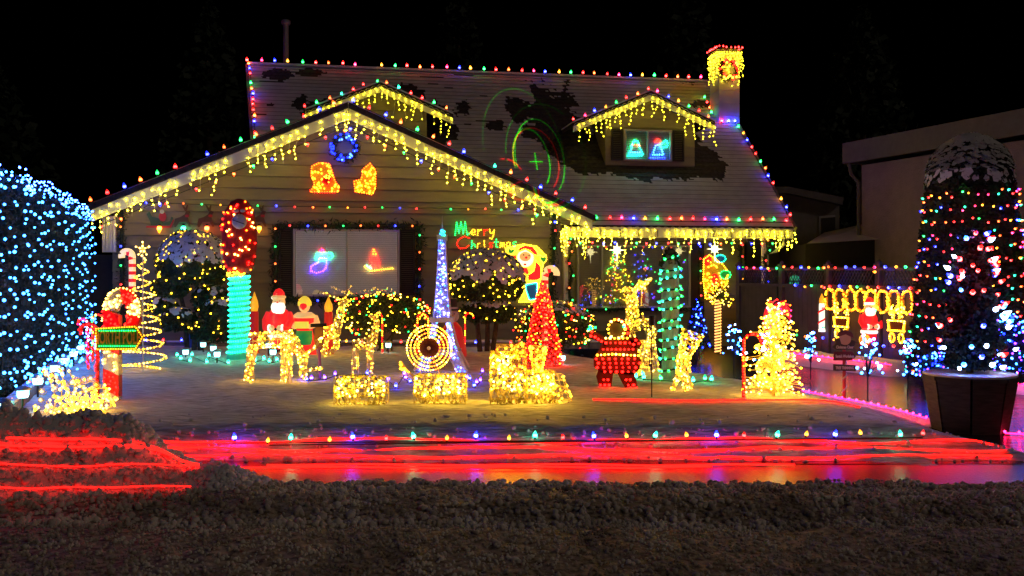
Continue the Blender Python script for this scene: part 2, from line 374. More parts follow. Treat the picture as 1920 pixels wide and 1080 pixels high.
# siding boards, one by one
z = 0.; bh = .29
while z < apz-.25:
    zt = z+bh; o = []
    def span(zz):
        h = (apz-.18-zz)/pit; return max(WU0, apu-h), min(WU1, apu+h)
    a0, a1 = span(z); b0, b1 = span(zt-.01)
    if b1 <= b0: b0 = b1 = apu
    q = MB(); q.add([H(a0, .44, z), H(a1, .44, z), H(b1, .475, zt-.012), H(b0, .475, zt-.012), H(a0, .52, z), H(a1, .52, z), H(b1, .52, zt-.012), H(b0, .52, zt-.012)],
          [(0, 1, 2, 3), (4, 7, 6, 5), (0, 4, 5, 1), (3, 2, 6, 7), (0, 3, 7, 4), (1, 5, 6, 2)]); part('siding_board', q, SIDING, house); z = zt
q = MB(); zz = 4.05; h = (apz-.2)/pit
q.prism([H(WU0, .53, -.1), H(WU1, .53, -.1), H(WU1, .53, apz-.2-pit*(WU1-apu)), H(apu, .53, apz-.2), H(WU0, .53, apz-.2-pit*(apu-WU0))], VD*.15)
q.hbox(WU0, WU0+.15, .69, 6, -.1, 2.9); q.hbox(WU1-.15, WU1, .69, 3.1, -.4, 2.6); part('wall', q, SIDING, house)
# gable roof: two slabs + fascia boards
for sgn, ue in ((-1, uL), (1, uR)):
    s0 = V((0, 0, 0)); n = V((sgn*pit, 0, 1)).normalized()
    def rp(u, v, dz): return H(u, v, gz(u)+dz)
    us = (apu+sgn*.005, ue+sgn*.08)
    q = MB(); q.add([rp(us[0], -.1, .0), rp(us[1], -.1, .0), rp(us[1], 6.6, .0), rp(us[0], 6.6, .0), rp(us[0], -.1, .14), rp(us[1], -.1, .14), rp(us[1], 6.6, .14), rp(us[0], 6.6, .14)],
        [(0, 1, 2, 3), (4, 7, 6, 5), (0, 4, 5, 1), (1, 5, 6, 2), (2, 6, 7, 3), (3, 7, 4, 0)]); part('roof', q, SHING, house)
    q = MB(); q.add([rp(us[0], .1, .142), rp(us[1], .1, .142), rp(us[1], 6.6, .142), rp(us[0], 6.6, .142), rp(us[0], .1, .2), rp(us[1], .1, .18), rp(us[1], 6.6, .2), rp(us[0], 6.6, .2)],
        [(0, 1, 2, 3), (4, 7, 6, 5), (0, 4, 5, 1), (1, 5, 6, 2), (2, 6, 7, 3), (3, 7, 4, 0)]); part('roof_snow', q, SNOW, house)
    q = MB(); dz = -.27
    q.add([rp(us[0], -.04, dz), rp(ue, -.04, dz), rp(ue, -.04, -.004), rp(us[0], -.04, -.004), rp(us[0], .0, dz), rp(ue, .0, dz), rp(ue, .0, -.004), rp(us[0], .0, -.004)],
          [(0, 1, 2, 3), (4, 7, 6, 5), (0, 4, 5, 1), (1, 5, 6, 2), (2, 6, 7, 3), (3, 7, 4, 0)]); part('fascia_board', q, WHITE, house)
    q = MB(); q.add([rp(us[0], .004, -.05), rp(ue, .004, -.05), rp(ue, .46, -.05), rp(us[0], .46, -.05), rp(us[0], .004, -.03), rp(ue, .004, -.03), rp(ue, .46, -.03), rp(us[0], .46, -.03)],
          [(0, 1, 2, 3), (4, 7, 6, 5), (0, 4, 5, 1), (1, 5, 6, 2), (2, 6, 7, 3), (3, 7, 4, 0)]); part('soffit', q, SIDING, house)
# white corner panel at the left end under the eave
a = HP(193, 405, .4); b = HP(219, 473, .4)
q = MB()
for i in range(4): q.hbox(a[0]+i*(b[0]-a[0])/4, a[0]+(i+.85)*(b[0]-a[0])/4, .34, .40, b[1], a[1])
part('corner_panel', q, WHITE, house)
q = MB(); q.hbox(WU0-.9, WU0-.02, .8, .9, -.1, a[1]-.9); part('side_gate', q, DARK, house)
# gable louvre vent
a = HP(612, 232, .42); b = HP(694, 252, .42); vent = part('gable_vent', MB().hbox(a[0]-.05, b[0]+.05, .425, .44, b[1]-.05, a[1]+.05), SIDING, house)
for i in range(5):
    zc = b[1]+(a[1]-b[1])*(i+.5)/5; hw = (b[0]-a[0])/2*(1-.12*i)
    part('slat', MB().obox(H((a[0]+b[0])/2, .40, zc), UD*hw, VD*.02+V((0, 0, .012)), V((0, 0, .008))-VD*.004), SIDING, vent)
# big front window with shutters
def window(px0, py0, px1, py1, v, parent, shut=None, mull=(.5,), lit=True, blind=True, lift=0.):
    u0, z1 = HP(px0, py0, v); u1, z0 = HP(px1, py1, v); fw = .05; vf = v-.09
    fr = MB(); fr.hbox(u0-fw, u1+fw, vf, v-.002, z1, z1+fw); fr.hbox(u0-fw, u1+fw, vf-.02, v-.002, z0-fw, z0); fr.hbox(u0-fw, u0, vf, v-.002, z0, z1); fr.hbox(u1, u1+fw, vf, v-.002, z0, z1)
    for f in mull: uc = u0+(u1-u0)*f; fr.hbox(uc-.025, uc+.025, vf+.005, v-.002, z0, z1)
    wn = part('window', fr, mat('window_frame', (.5, .49, .47), .5, .05), parent)
    part('backing', MB().hbox(u0, u1, v-.008, v-.003, z0, z1), mat('room_dark', (.02, .018, .018), .9, .2), wn)
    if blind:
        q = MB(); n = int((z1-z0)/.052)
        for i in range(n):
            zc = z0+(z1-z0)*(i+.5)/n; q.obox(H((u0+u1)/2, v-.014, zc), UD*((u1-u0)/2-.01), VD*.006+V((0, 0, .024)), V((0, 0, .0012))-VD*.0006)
        part('blind', q, BLIND if lit else mat('dim_blind', (.4, .37, .34), .6, .05, 4), wn, kind='stuff')  # lit slats glow; unlit windows get the same slats in a darkened colour
    cuts = [0]+list(mull)+[1]
    for f0, f1 in zip(cuts, cuts[1:]): part('pane', MB().hbox(u0+(u1-u0)*f0+.026, u0+(u1-u0)*f1-.026, v-.078, v-.074, z0+.002, z1-.002), GLASS, wn)
    if shut:
        for s0, s1 in shut:
            a0 = HP(s0, py0, v)[0]; a1 = HP(s1, py0, v)[0]; sh = MB(); zb, zt = z0-.04, z1+.06
            sh.hbox(a0, a0+.05, v-.05, v-.002, zb, zt); sh.hbox(a1-.05, a1, v-.05, v-.002, zb, zt); sh.hbox(a0+.05, a1-.05, v-.05, v-.002, zt-.06, zt); sh.hbox(a0+.05, a1-.05, v-.05, v-.002, zb, zb+.06)
            so = part('shutter', sh, DARK, parent); n = int((zt-zb-.12)/.05); q = MB()
            for i in range(n): q.obox(H((a0+a1)/2, v-.025, zb+.06+(i+.5)*(zt-zb-.12)/n), UD*((a1-a0)/2-.05), VD*.012+V((0, 0, .016)), V((0, 0, .003)))
            part('louvres', q, DARK, so, kind='stuff')
    return u0, u1, z0, z1
gm = bpy.data.materials.new('window_glass'); gm.use_nodes = True; n = gm.node_tree; n.nodes.remove(n.nodes['Principled BSDF'])
tr = n.nodes.new('ShaderNodeBsdfTransparent'); gl = n.nodes.new('ShaderNodeBsdfGlossy'); gl.inputs['Roughness'].default_value = .02; mx = n.nodes.new('ShaderNodeMixShader')
mx.inputs[0].default_value = .12; n.links.new(tr.outputs[0], mx.inputs[1]); n.links.new(gl.outputs[0], mx.inputs[2]); n.links.new(mx.outputs[0], n.nodes['Material Output'].inputs[0]); GLASS = gm
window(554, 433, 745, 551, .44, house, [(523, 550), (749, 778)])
# main roof ---------------------------------------------------------
VE = 1.0                                        # porch eave
eR = HP(1488, 432, VE); eL = HP(1105, 428, VE); zE = (eR[1]+eL[1])/2+.1
VR = 6.41; rR = HP(1338, 152, VR); rL = HP(465, 121, VR); zR = (rR[1]+rL[1])/2
pm = (zR-zE)/(VR-VE)
def roofz(v): return zE+pm*(v-VE)
def RP(px, py, lift=0.):
    d = V(((px-960)/F_PX, 1, -(py-HOR)/F_PX)); o = V((0, 0, CAM_H))
    # z = zE+pm*(v-VE)+lift
    ov = (o-HO).dot(VD); dv = d.dot(VD); t = (zE+pm*(ov-VE)+lift-o.z)/(d.z-pm*dv); p = o+d*t
    return (p-HO).dot(UD), (p-HO).dot(VD)
rLb = RP(474, 250)
def left_u(v): return rL[0]+(rLb[0]-rL[0])*(VR-v)/(VR-rLb[1])
def right_u(v): return rR[0]+(eR[0]-rR[0])*(VR-v)/(VR-VE)
NC = 38; sl = math.hypot(1, pm); nv = V((0, 0, 1))*(1/sl)-VD*(pm/sl)
q = MB(); q.add([H(left_u(VE), VE, zE-.16), H(eR[0], VE, zE-.16), H(rR[0], VR, zR-.16), H(rL[0], VR, zR-.16), H(left_u(VE), VE, zE-.04), H(eR[0], VE, zE-.04), H(rR[0], VR, zR-.04), H(rL[0], VR, zR-.04)],
   [(0, 3, 2, 1), (4, 5, 6, 7), (0, 1, 5, 4), (1, 2, 6, 5), (2, 3, 7, 6), (3, 0, 4, 7)]); roof = part('roof', q, SHING, house)
q = MB(); q.add([H(rL[0], VR, zR-.04), H(rR[0], VR, zR-.04), H(rR[0]+1, VR+5.4, zE), H(rL[0]-1, VR+5.4, zE)], [(0, 1, 2, 3)]); part('roof_back', q, SHING, house)
for i in range(NC):
    v0 = VE+(VR-VE)*i/NC; v1 = VE+(VR-VE)*(i+1.15)/NC; v1 = min(v1, VR)
    q = MB(); A = [H(left_u(v0)+.005, v0, roofz(v0)-.012), H(right_u(v0)-.005, v0, roofz(v0)-.012), H(right_u(v1)-.005, v1, roofz(v1)-.034), H(left_u(v1)+.005, v1, roofz(v1)-.034)]
    q.add(A+[p-nv*.014 for p in A], [(0, 1, 2, 3), (0, 4, 5, 1), (1, 5, 6, 2), (3, 7, 4, 0)]); part('shingle_course', q, SHING, roof)
# snow lying on the courses, with the bare patches seen in the photo (projected outlines kept as roof coordinates)
def E(cx, cy, rx, ry, sh=0.):
    c = RP(cx, cy); a = RP(cx+rx, cy); b = RP(cx, cy-ry); return (c[0], c[1], abs(a[0]-c[0]), abs(b[1]-c[1]), sh)
BARE = [E(1222, 300, 126, 38), E(1100, 286, 66, 40), E(1320, 300, 30, 34), E(1062, 190, 12, 34), E(1030, 200, 20, 50), E(1070, 240, 36, 40), E(1215, 262, 100, 45), E(1040, 262, 28, 32), E(1018, 222, 26, 30), E(1000, 245, 22, 14), E(1050, 185, 11, 36), E(930, 235, 18, 9), E(975, 205, 24, 22),
        E(520, 140, 32, 10), E(575, 135, 26, 8), E(512, 195, 12, 8), E(873, 198, 10, 13), E(565, 190, 10, 20), E(600, 215, 30, 30), E(820, 230, 45, 40), E(760, 175, 40, 20), E(1320, 195, 22, 9), E(1290, 150, 12, 7), E(1012, 175, 14, 22)]
q = MB(); du = .03; NS = NC*3
for i in range(NS):
    v0 = VE+(VR-VE)*i/NS; v1 = VE+(VR-VE)*(i+1)/NS; vm = (v0+v1)/2; u = left_u(vm); end = right_u(vm); run = None; rowsh = random.uniform(-.03, .03)+.12*wob(i//3*1.7, 2, 3)
    def snowy(u):
        s = 9.
        for (cu, cv, ru, rv, sh) in BARE:
            d = math.hypot((u+rowsh-cu)/max(ru, .02), (vm-cv)/max(rv, .02)); s = min(s, (d-1)*min(ru, 1.))
        s += .17*wob(u*1.2, vm*3, 2.2)+.12*wob(u*2.6, (i//3)*7.7, 3)+.1*wob(u*6, vm*14, 3)
        thin = .5 if (i > 66 and u < 4.5 and u > -3) else .95
        if i % 3 == 0 and wob(u*1.1+i*3.3, i*5.1, 1.6) > 1.1*thin+(.8 if i < 40 else 0): return False
        return s > 0
    while u < end+du:
        ok = u < end and snowy(u)
        if ok and run is None: run = u
        if (not ok) and run is not None:
            if u-run > .05:
                th = .014; e = random.uniform(-.02, .02); A = [H(run, v0-.006, roofz(v0)+.006-.006*(i%3)), H(u-.006, v0-.006, roofz(v0)+.006-.006*(i%3)), H(u-.006+e*.3, v1+.004, roofz(v1)-.001-.006*(i%3)), H(run+e*.3, v1+.004, roofz(v1)-.001-.006*(i%3))]
                q.add(A+[p-nv*th for p in A], [(0, 1, 2, 3), (0, 4, 5, 1), (1, 5, 6, 2), (3, 7, 4, 0)])
            run = None
        u += du
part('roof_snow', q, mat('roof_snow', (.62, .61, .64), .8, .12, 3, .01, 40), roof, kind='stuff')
q = MB(); q.obox(H((rL[0]+rR[0])/2, VR, zR+.005), UD*((rR[0]-rL[0])/2), VD*.12, V((0, 0, .03))); part('ridge_cap', q, SNOW, roof)
for (p, w_) in (((rR, eR), 1), ((rL, (left_u(VE), 0)), -1)):
    a = H(p[0][0]+.04*w_, VR, zR-.1); b = H(p[1][0]+.04*w_, VE, zE-.1); t = (a-b)/2; part('rake_board', MB().obox((a+b)/2, t, UD*.03, nv*.11), TRIM, house)
# porch: fascia + gutter + soffit + posts + back wall
zf0 = HP(1300, 446, VE-.1)[1]; zf1 = HP(1300, 428, VE-.1)[1]; fu0 = HP(1063, 440, VE-.1)[0]; fu1 = HP(1487, 440, VE-.1)[0]
part('gutter', MB().hbox(fu0, fu1, VE-.1, VE+.0, zf0, zf1), WHITE, house)
part('gutter_lip', MB().hbox(fu0, fu1+.02, VE-.13, VE-.102, zf1-.03, zf1+.012), WHITE, house)
for f in np.linspace(.06, .96, 12): uu = fu0+(fu1-fu0)*f; part('gutter_strap', MB().hbox(uu, uu+.03, VE-.112, VE-.102, zf0+.02, zf1-.032), TRIM, house)
PW = 3.0; PF = STREET+.03
q = MB(); q.hbox(fu0, fu1, VE+.002, PW+.2, zf0+.02, zf0+.06); part('porch_ceiling', q, SIDING, house)
q = MB(); pu0 = HP(1058, 500, PW)[0]-.6; pu1 = HP(1386, 500, PW)[0]; q.hbox(pu0, pu1, PW, PW+.15, PF-.1, zf0+.018); q.hbox(pu1-.001, pu1+.12, PW-.1, PW+6, PF-.1, zf0+.016); part('porch_wall', q, SIDING, house)
z = PF
while z < zf0-.2:
    q = MB(); q.add([H(pu0, PW-.03, z), H(pu1, PW-.03, z), H(pu1, PW-.004, z+.278), H(pu0, PW-.004, z+.278), H(pu0, PW-.001, z), H(pu1, PW-.001, z)], [(0, 1, 2, 3), (0, 4, 5, 1)]); part('siding_board', q, SIDING, house); z += .29
part('porch_floor', MB().hbox(fu0-.3, fu1-.1, VE-.1, PW-.04, PF-.12, PF), mat('porch_slab', (.12, .11, .11), .3, .2, 4), house)
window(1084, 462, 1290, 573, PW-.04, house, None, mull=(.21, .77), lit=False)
q = MB(); a0, a1 = HP(1288+6, 500, PW)[0], HP(1318, 500, PW)[0]; q.hbox(a0, a1, PW-.1, PW-.032, PF, zf0-.1); part('door', q, DARK, house)
for px in (1433, 1060):
    u = HP(px, 500, VE+.1)[0]; q = MB(); q.hbox(u-.06, u+.06, VE+.04, VE+.16, PF-.1, zf0+.015); q.hbox(u-.09, u+.09, VE+.01, VE+.19, PF-.1, PF+.12); part('porch_post', q, WHITE, house)
q = MB(); q.tube([H(fu1-.25, VE-.05, zf0+.02), H(fu1-.25, VE-.05, zf0-.15), H(fu1-.45, VE+.02, zf0-.35), H(HP(1433, 470, VE)[0]+.12, VE+.1, zf0-.45), H(HP(1433, 470, VE)[0]+.12, VE+.1, PF)], .05, 8); part('downspout', q, WHITE, house)
# return fascia where porch meets the gable
q = MB(); q.hbox(fu0-.02, fu0+.02, VE-.1, VE+.4, zf0-.02, zf1); part('fascia_board', q, WHITE, house)
# dormers -----------------------------------------------------------
DV = RP(1220, 310)[1]
def dormer(ax, ay, lx, ly, rx, ry, wx0, wx1, wy, win=None):
    au, az = HP(ax, ay, DV-.25); lu, lzz = HP(lx, ly, DV-.25); ru, rz = HP(rx, ry, DV-.25); p = ((az-lzz)/(au-lu)+(az-rz)/(ru-au))/2
    zz = lambda u, dz=0.: az-p*abs(u-au)+dz
    vback = lambda z: VE+(z-zE)/pm
    d = part('dormer', MB().prism([H(HP(wx0, wy, DV)[0], DV, roofz(DV)-.1), H(HP(wx1, wy, DV)[0], DV, roofz(DV)-.1), H(HP(wx1, wy, DV)[0], DV, zz(HP(wx1, wy, DV)[0], -.12)), H(au, DV, az-.12), H(HP(wx0, wy, DV)[0], DV, zz(HP(wx0, wy, DV)[0], -.12))], VD*2.2), SIDING, house)
    w0, w1 = HP(wx0, wy, DV)[0], HP(wx1, wy, DV)[0]; z = roofz(DV)
    while z < az-.3:                            # siding courses on the dormer front
        h = (az-.14-z-.27)/p; c0, c1 = max(w0, au-h), min(w1, au+h)
        if c1 > c0: q = MB(); q.add([H(c0, DV-.03, z), H(c1, DV-.03, z), H(c1, DV-.006, z+.262), H(c0, DV-.006, z+.262), H(c0, DV-.002, z), H(c1, DV-.002, z)], [(0, 1, 2, 3), (0, 4, 5, 1)]); part('siding_board', q, SIDING, d)
        z += .27
    for sg, ue in ((-1, lu), (1, ru)):
        a = (au+sg*.004, ue); zb = [vback(zz(a[0])), max(DV, vback(zz(a[1])))]
        A = [H(a[0], DV-.28, zz(a[0])), H(a[1], DV-.28, zz(a[1])), H(a[1], zb[1]+.3, zz(a[1])), H(a[0], zb[0]+.3, zz(a[0]))]
        q = MB(); q.add(A+[x+V((0, 0, .1)) for x in A], [(0, 1, 2, 3), (4, 7, 6, 5), (0, 4, 5, 1), (1, 5, 6, 2), (2, 6, 7, 3), (3, 7, 4, 0)]); part('dormer_roof', q, SHING, d)
        q = MB(); B_ = [x+V((0, 0, .102)) for x in A]; q.add(B_+[x+V((0, 0, .04)) for x in B_], [(0, 1, 2, 3), (4, 7, 6, 5), (0, 4, 5, 1), (1, 5, 6, 2), (2, 6, 7, 3), (3, 7, 4, 0)]); part('roof_snow', q, SNOW, d)
        A = [H(a[0], DV-.24, zz(a[0], -.17)), H(a[1], DV-.24, zz(a[1], -.17)), H(a[1], DV-.24, zz(a[1], -.004)), H(a[0], DV-.24, zz(a[0], -.004))]
        q = MB(); q.prism(A, VD*.03); part('fascia_board', q, WHITE, d)
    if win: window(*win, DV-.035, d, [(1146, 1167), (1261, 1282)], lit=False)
    return au, az, lu, ru, zz
DR = dormer(1220, 177, 1075, 232, 1340, 238, 1135, 1302, 300, (1172, 246, 1255, 300))
DL = dormer(713, 161, 572, 216, 850, 218, 640, 800, 260)
# chimney -----------------------------------------------------------
CV = RP(1366, 232)[1]; c0, zb = HP(1349, 240, CV); c1, zt = HP(1385, 100, CV)
chim = part('chimney', MB().hbox(c0-.0, c1, CV, CV+.7, zb-.8, zt), mat('chimney_siding', (.5, .48, .48), .7, .08, 3), house)
for i in range(7):
    zz0 = zb-.4+(zt-zb+.4)*i/7; zz1 = zb-.4+(zt-zb+.4)*(i+1)/7-.012; part('siding_board', MB().hbox(c0-.02, c1+.02, CV-.02, CV+.72, zz0, zz1), mat('chimney_siding', (.5, .48, .48)), chim)
part('cap', MB().hbox(c0-.06, c1+.06, CV-.06, CV+.76, zt, zt+.09), TRIM, chim)
# vent pipe on ridge
vp = gu, gz_ = HP(536, 124, VR+.6); q = MB(); q.lathe(H(gu, VR+.6, gz_-.6), [(.09, 0), (.09, 1.95)], 12); q.lathe(H(gu, VR+.6, gz_+1.3), [(.12, 0), (.15, .05), (.15, .12), (.1, .16)], 12); part('vent_pipe', q, GREY, house)

# ================================================================== LIGHTS ON THE HOUSE
HG = 'strings of coloured bulbs on the house'
def RW(px, py, lift=.04): u, v = RP(px, py); return H(u, v, roofz(v)+lift)
light_string('string of coloured bulbs along the ridge of the main roof', [H(rL[0], VR-.1, zR+.03), H(HP(1326, 155, VR)[0], VR-.1, zR+.03)], .405, PAT, .13, (0, -.3, 1), HG, 1.5)
light_string('coloured bulbs running down the left edge of the main roof', [H(rL[0]+.05, VR-.15, zR-.08)]+[H(left_u(v)+.06, v, roofz(v)+.04) for v in (5.5, 4.5, 3.4)], .28, ['orange', 'blue', 'red', 'red', 'green', 'orange', 'blue', 'red', 'red', 'red'], .12, (0, -.5, 1), HG, 1.3)
light_string('coloured bulbs running down the right edge of the main roof', [RW(1384, 243), RW(1437, 330), RW(1484, 416)], .36, ['green', 'amber', 'blue', 'red', 'red', 'green', 'orange', 'blue', 'red'], .12, (.2, -.4, 1), HG, 1.3)
light_string('coloured bulbs standing along the front edge of the porch roof', [H(fu0+.55, VE+.12, zE+.12), H(fu1-.1, VE+.12, zE+.12)], .335, ['orange', 'green', 'red', 'pink', 'blue', 'amber', 'green', 'red', 'orange', 'red', 'pink', 'blue', 'orange', 'green', 'red'], .13, (0, -.2, 1), HG, 1.4)
gl_ = lambda u, v, dz: H(u, v, gz(u)+dz)
light_string('coloured bulbs standing on the left slope of the front gable', [gl_(uL, -.08, .16), gl_(apu-.1, -.08, .16)], .4, ['orange', 'red', 'blue', 'orange', 'green', 'red', 'red', 'blue', 'orange', 'green', 'orange', 'red', 'green', 'red', 'blue'], .13, (-.25, -.1, 1), HG, 1.1)
light_string('coloured bulbs standing on the right slope of the front gable', [gl_(apu+.1, -.08, .16), gl_(uR, -.08, .16)], .42, ['blue', 'red', 'blue', 'orange', 'green', 'orange', 'red', 'blue', 'orange', 'teal', 'orange', 'red', 'blue', 'red'], .13, (.25, -.1, 1), HG, 1.1)
light_string('coloured bulbs hanging below the left fascia of the front gable', [gl_(uL+.2, .02, -.42), gl_(apu-.05, .02, -.42)], .46, ['red', 'orange', 'green', 'blue', 'orange', 'red'], .1, (.1, 0, -1), HG, .9)
light_string('coloured bulbs hanging below the right fascia of the front gable', [gl_(apu+.05, .02, -.42), gl_(uR-.2, .02, -.42)], .46, ['blue', 'red', 'orange', 'green'], .1, (-.1, 0, -1), HG, .9)
light_string('straight string of small round coloured bulbs across the gable wall above the window', [H(HP(240, 378, .4)[0], .4, HP(240, 378, .4)[1]), H(HP(440, 384, .4)[0], .4, HP(440, 384, .4)[1]-.02), H(HP(1020, 393, .4)[0], .4, HP(1020, 393, .4)[1])], .425, ['red', 'green', 'blue', 'red', 'orange', 'green', 'amber'], .085, (0, -1, -.2), HG, .9, .05, 1)
icicles('white icicle lights along the left slope of the front gable', [gl_(uL+.03, -.045, .02), gl_(apu-.02, -.045, .02)], -VD*.02)
icicles('white icicle lights along the right slope of the front gable', [gl_(apu+.02, -.045, .02), gl_(uR-.03, -.045, .02)], -VD*.02, start=2)
icicles('dense icicle lights along the porch gutter', [H(fu0, VE-.13, zf1-.02), H(fu1, VE-.13, zf1-.02)], -VD*.02, .2, lens=(.3, .15, .5, .3, .2, .42), on=.16)
icicles('icicle lights wrapping the end of the porch gutter', [H(fu1+.03, VE-.1, zf1), H(fu1+.03, VE+.9, zf1+.0)], UD*.02, .17, on=.16)
icicles('bunched icicle lights where the gable meets the porch', [H(fu0-.05, VE-.3, zf1+.05), H(fu0-.05, VE+.6, zf1+.02), H(fu0+.5, VE-.17, zf1)], -VD*.03, .13, on=.2)
light_string('coloured bulbs hanging under the porch gutter among the icicles', [H(fu0+.1, VE-.04, zf0-.1), H(fu1-.1, VE-.04, zf0-.1)], .3, ['red', 'green', 'red', 'blue', 'blue', 'orange', 'green', 'red', 'blue'], .09, (0, 0, -1), HG, 1.)
for (D, nm) in ((DR, 'right'), (DL, 'left')):
    au, az, lu, ru, zz = D; pick = PAT if nm == 'right' else ['red', 'green', 'orange', 'teal', 'red']
    seg = [H(lu, DV-.27, zz(lu, -.0)), H(au, DV-.27, zz(au, .0)), H(ru, DV-.27, zz(ru, .0))]
    icicles('icicle lights on the gable of the %s dormer' % nm, seg, -VD*.02, .17, on=.1, k=1.6)
    light_string('coloured bulbs along the gable edge of the %s dormer' % nm, [p+V((0, 0, .12)) for p in seg], .34, pick, .115, (0, -.2, 1), HG, 1.2)
light_string('blue and red bulbs at the foot of the chimney', [H(c0-.25, CV-.15, roofz(CV-.15)+.1), H(c0+.25, CV-.1, roofz(CV-.1)+.1), H(c1, CV-.1, roofz(CV-.1)+.1)], .25, ['blue', 'red', 'blue', 'blue', 'red'], .12, (0, 0, 1), HG, 3.5)
light_string('orange and green bulbs up the left side of the chimney', [H(c0-.12, CV+.3, roofz(CV+.3)+.05), H(c0-.12, CV+1.1, roofz(CV+1.1)+.05)], .3, ['green', 'orange', 'red'], .12, (0, -.3, 1), HG, 1.2)
light_string('red bulbs round the top of the chimney', [H(c0-.1, CV+.75, zt+.12), H(c0-.1, CV-.1, zt+.12), H(c1+.1, CV-.1, zt+.12), H(c1+.1, CV+.75, zt+.12)], .13, ['red'], .09, (0, 0, 1), HG, 1.2)
icicles('thick curtain of icicle lights round the chimney top', [H(c0-.06, CV+.75, zt+.05), H(c0-.06, CV-.06, zt+.05), H(c1+.06, CV-.06, zt+.05), H(c1+.06, CV+.5, zt+.05)], -VD*.03-UD*.0, .065, lens=(.5, .75, .62, .85), on=.1, k=1.6)

# garlands ----------------------------------------------------------
def spikes(mb, pts, n, spread, size, mi=0):
    for p in pts:
        for _ in range(n):
            c = V(p)+V(rng.normal(size=3))*spread; d = V(rng.normal(size=3)).normalized()*size*random.uniform(.6, 1.3); s = d.cross(V(rng.normal(size=3))).normalized()*size*.16
            mb.add([c-s, c+s, c+d], [(0, 1, 2)], mi)
def garland(label, path, cols, step=.36, thick=.07, L=.085, k=.9, start=0, mat_=LEAFD):
    pts = resample(path, .035); root = thing('garland', label, 'garland', pts[0], 'dark green garlands with bulbs on the house')
    q = MB(); q.tube(resample(path, .3), thick*.45, 6); spikes(q, pts, 7, thick*.5, thick*1.1); part('needles', q, mat_, root, kind='stuff')
    for i, p in enumerate(resample(path, step)): put('bulb', bulb_mesh(cols[(i+start) % len(cols)], L, k), p-VD*thick*1.1, root, -VD+V((random.uniform(-.4, .4), 0, random.uniform(-.2, .5))))
    return root
g = lambda px, py, v: H(HP(px, py, v)[0], v, HP(px, py, v)[1])
garland('evergreen garland with bulbs framing the big front window', [g(517, 560, .36), g(517, 424, .36), g(787, 424, .36), g(785, 562, .36)], ['green', 'orange', 'orange', 'green', 'orange', 'red', 'blue', 'orange', 'green', 'orange', 'red', 'blue', 'orange', 'green', 'orange', 'red', 'blue'], .42, .11)
garland('evergreen garland with bulbs under the sill of the big front window', [g(530, 562, .36), g(780, 566, .36)], ['green', 'amber', 'blue', 'red'], .42, .11)
garland('evergreen garland with bulbs down the left corner of the gable wall', [g(228, 390, .38), g(230, 640, .38)], ['red', 'orange', 'blue', 'green', 'red'], .45, .09)
garland('evergreen garland with bulbs down the right corner of the gable wall', [g(1040, 400, .38), g(1034, 560, .38)], ['green', 'red', 'green', 'blue', 'orange'], .45, .11)
garland('evergreen garland with bulbs round the left porch post', [H(HP(1068, 470, VE+.1)[0]+.06*math.sin(i), VE+.02, z) for i, z in enumerate(np.arange(zf0-.05, PF, -.12))], ['green', 'orange', 'red', 'green', 'orange'], .34, .07)
garland('evergreen garland with bulbs round the right porch post by the downspout', [H(HP(1434, 470, VE+.1)[0]+.07*math.sin(i), VE+.0, z) for i, z in enumerate(np.arange(zf0-.05, PF, -.12))], ['orange', 'green', 'red', 'red', 'blue', 'orange'], .3, .085)
garland('evergreen garland with bulbs beside the porch door', [g(1311, 462, PW-.1), g(1313, 640, PW-.1)], ['blue', 'red', 'green', 'orange', 'red'], .36, .08)
garland('evergreen garland with bulbs on the right corner of the porch wall', [g(1389, 460, PW-.12), g(1388, 640, PW-.12)], ['red', 'red', 'green', 'amber', 'blue', 'red', 'orange'], .33, .09)
garland('evergreen garland below the porch window', [g(1090, 580, PW-.12), g(1290, 580, PW-.12)], ['blue', 'green', 'red'], .7, .08)
def wreath(label, c, rad, tube, cols, n, v_=-VD, k=1., r=.03):
    root = thing('wreath', label, 'wreath', c-V((0, 0, rad))); pts = [c+UD*(rad*math.cos(a))+V((0, 0, rad*math.sin(a))) for a in np.linspace(0, 2*math.pi, 60)[:-1]]
    q = MB(); q.tube(pts[::3], tube*.5, 6, closed=True); spikes(q, pts, 9, tube*.5, tube*1.1); part('needles', q, LEAFD, root, kind='stuff')
    for i in range(n):
        a = random.uniform(0, 6.28); rr = rad+random.uniform(-tube, tube)*.8; put('bulb', round_mesh(cols[i % len(cols)], r, k), c+UD*(rr*math.cos(a))+V((0, 0, rr*math.sin(a)))+v_*tube*.9, root)
    return root
u, z = HP(647, 277, .36); wreath('round evergreen wreath with blue bulbs under the gable peak', H(u, .36, z), .28, .09, ['blue', 'blue', 'blue', 'sky'], 40, k=.9)
u, z = HP(1366, 131, CV-.2); wreath('wreath with red berries and white bulbs on the chimney', H(u, CV-.2, z), .27, .09, ['red', 'red', 'red', 'lemon'], 44, k=1.2)

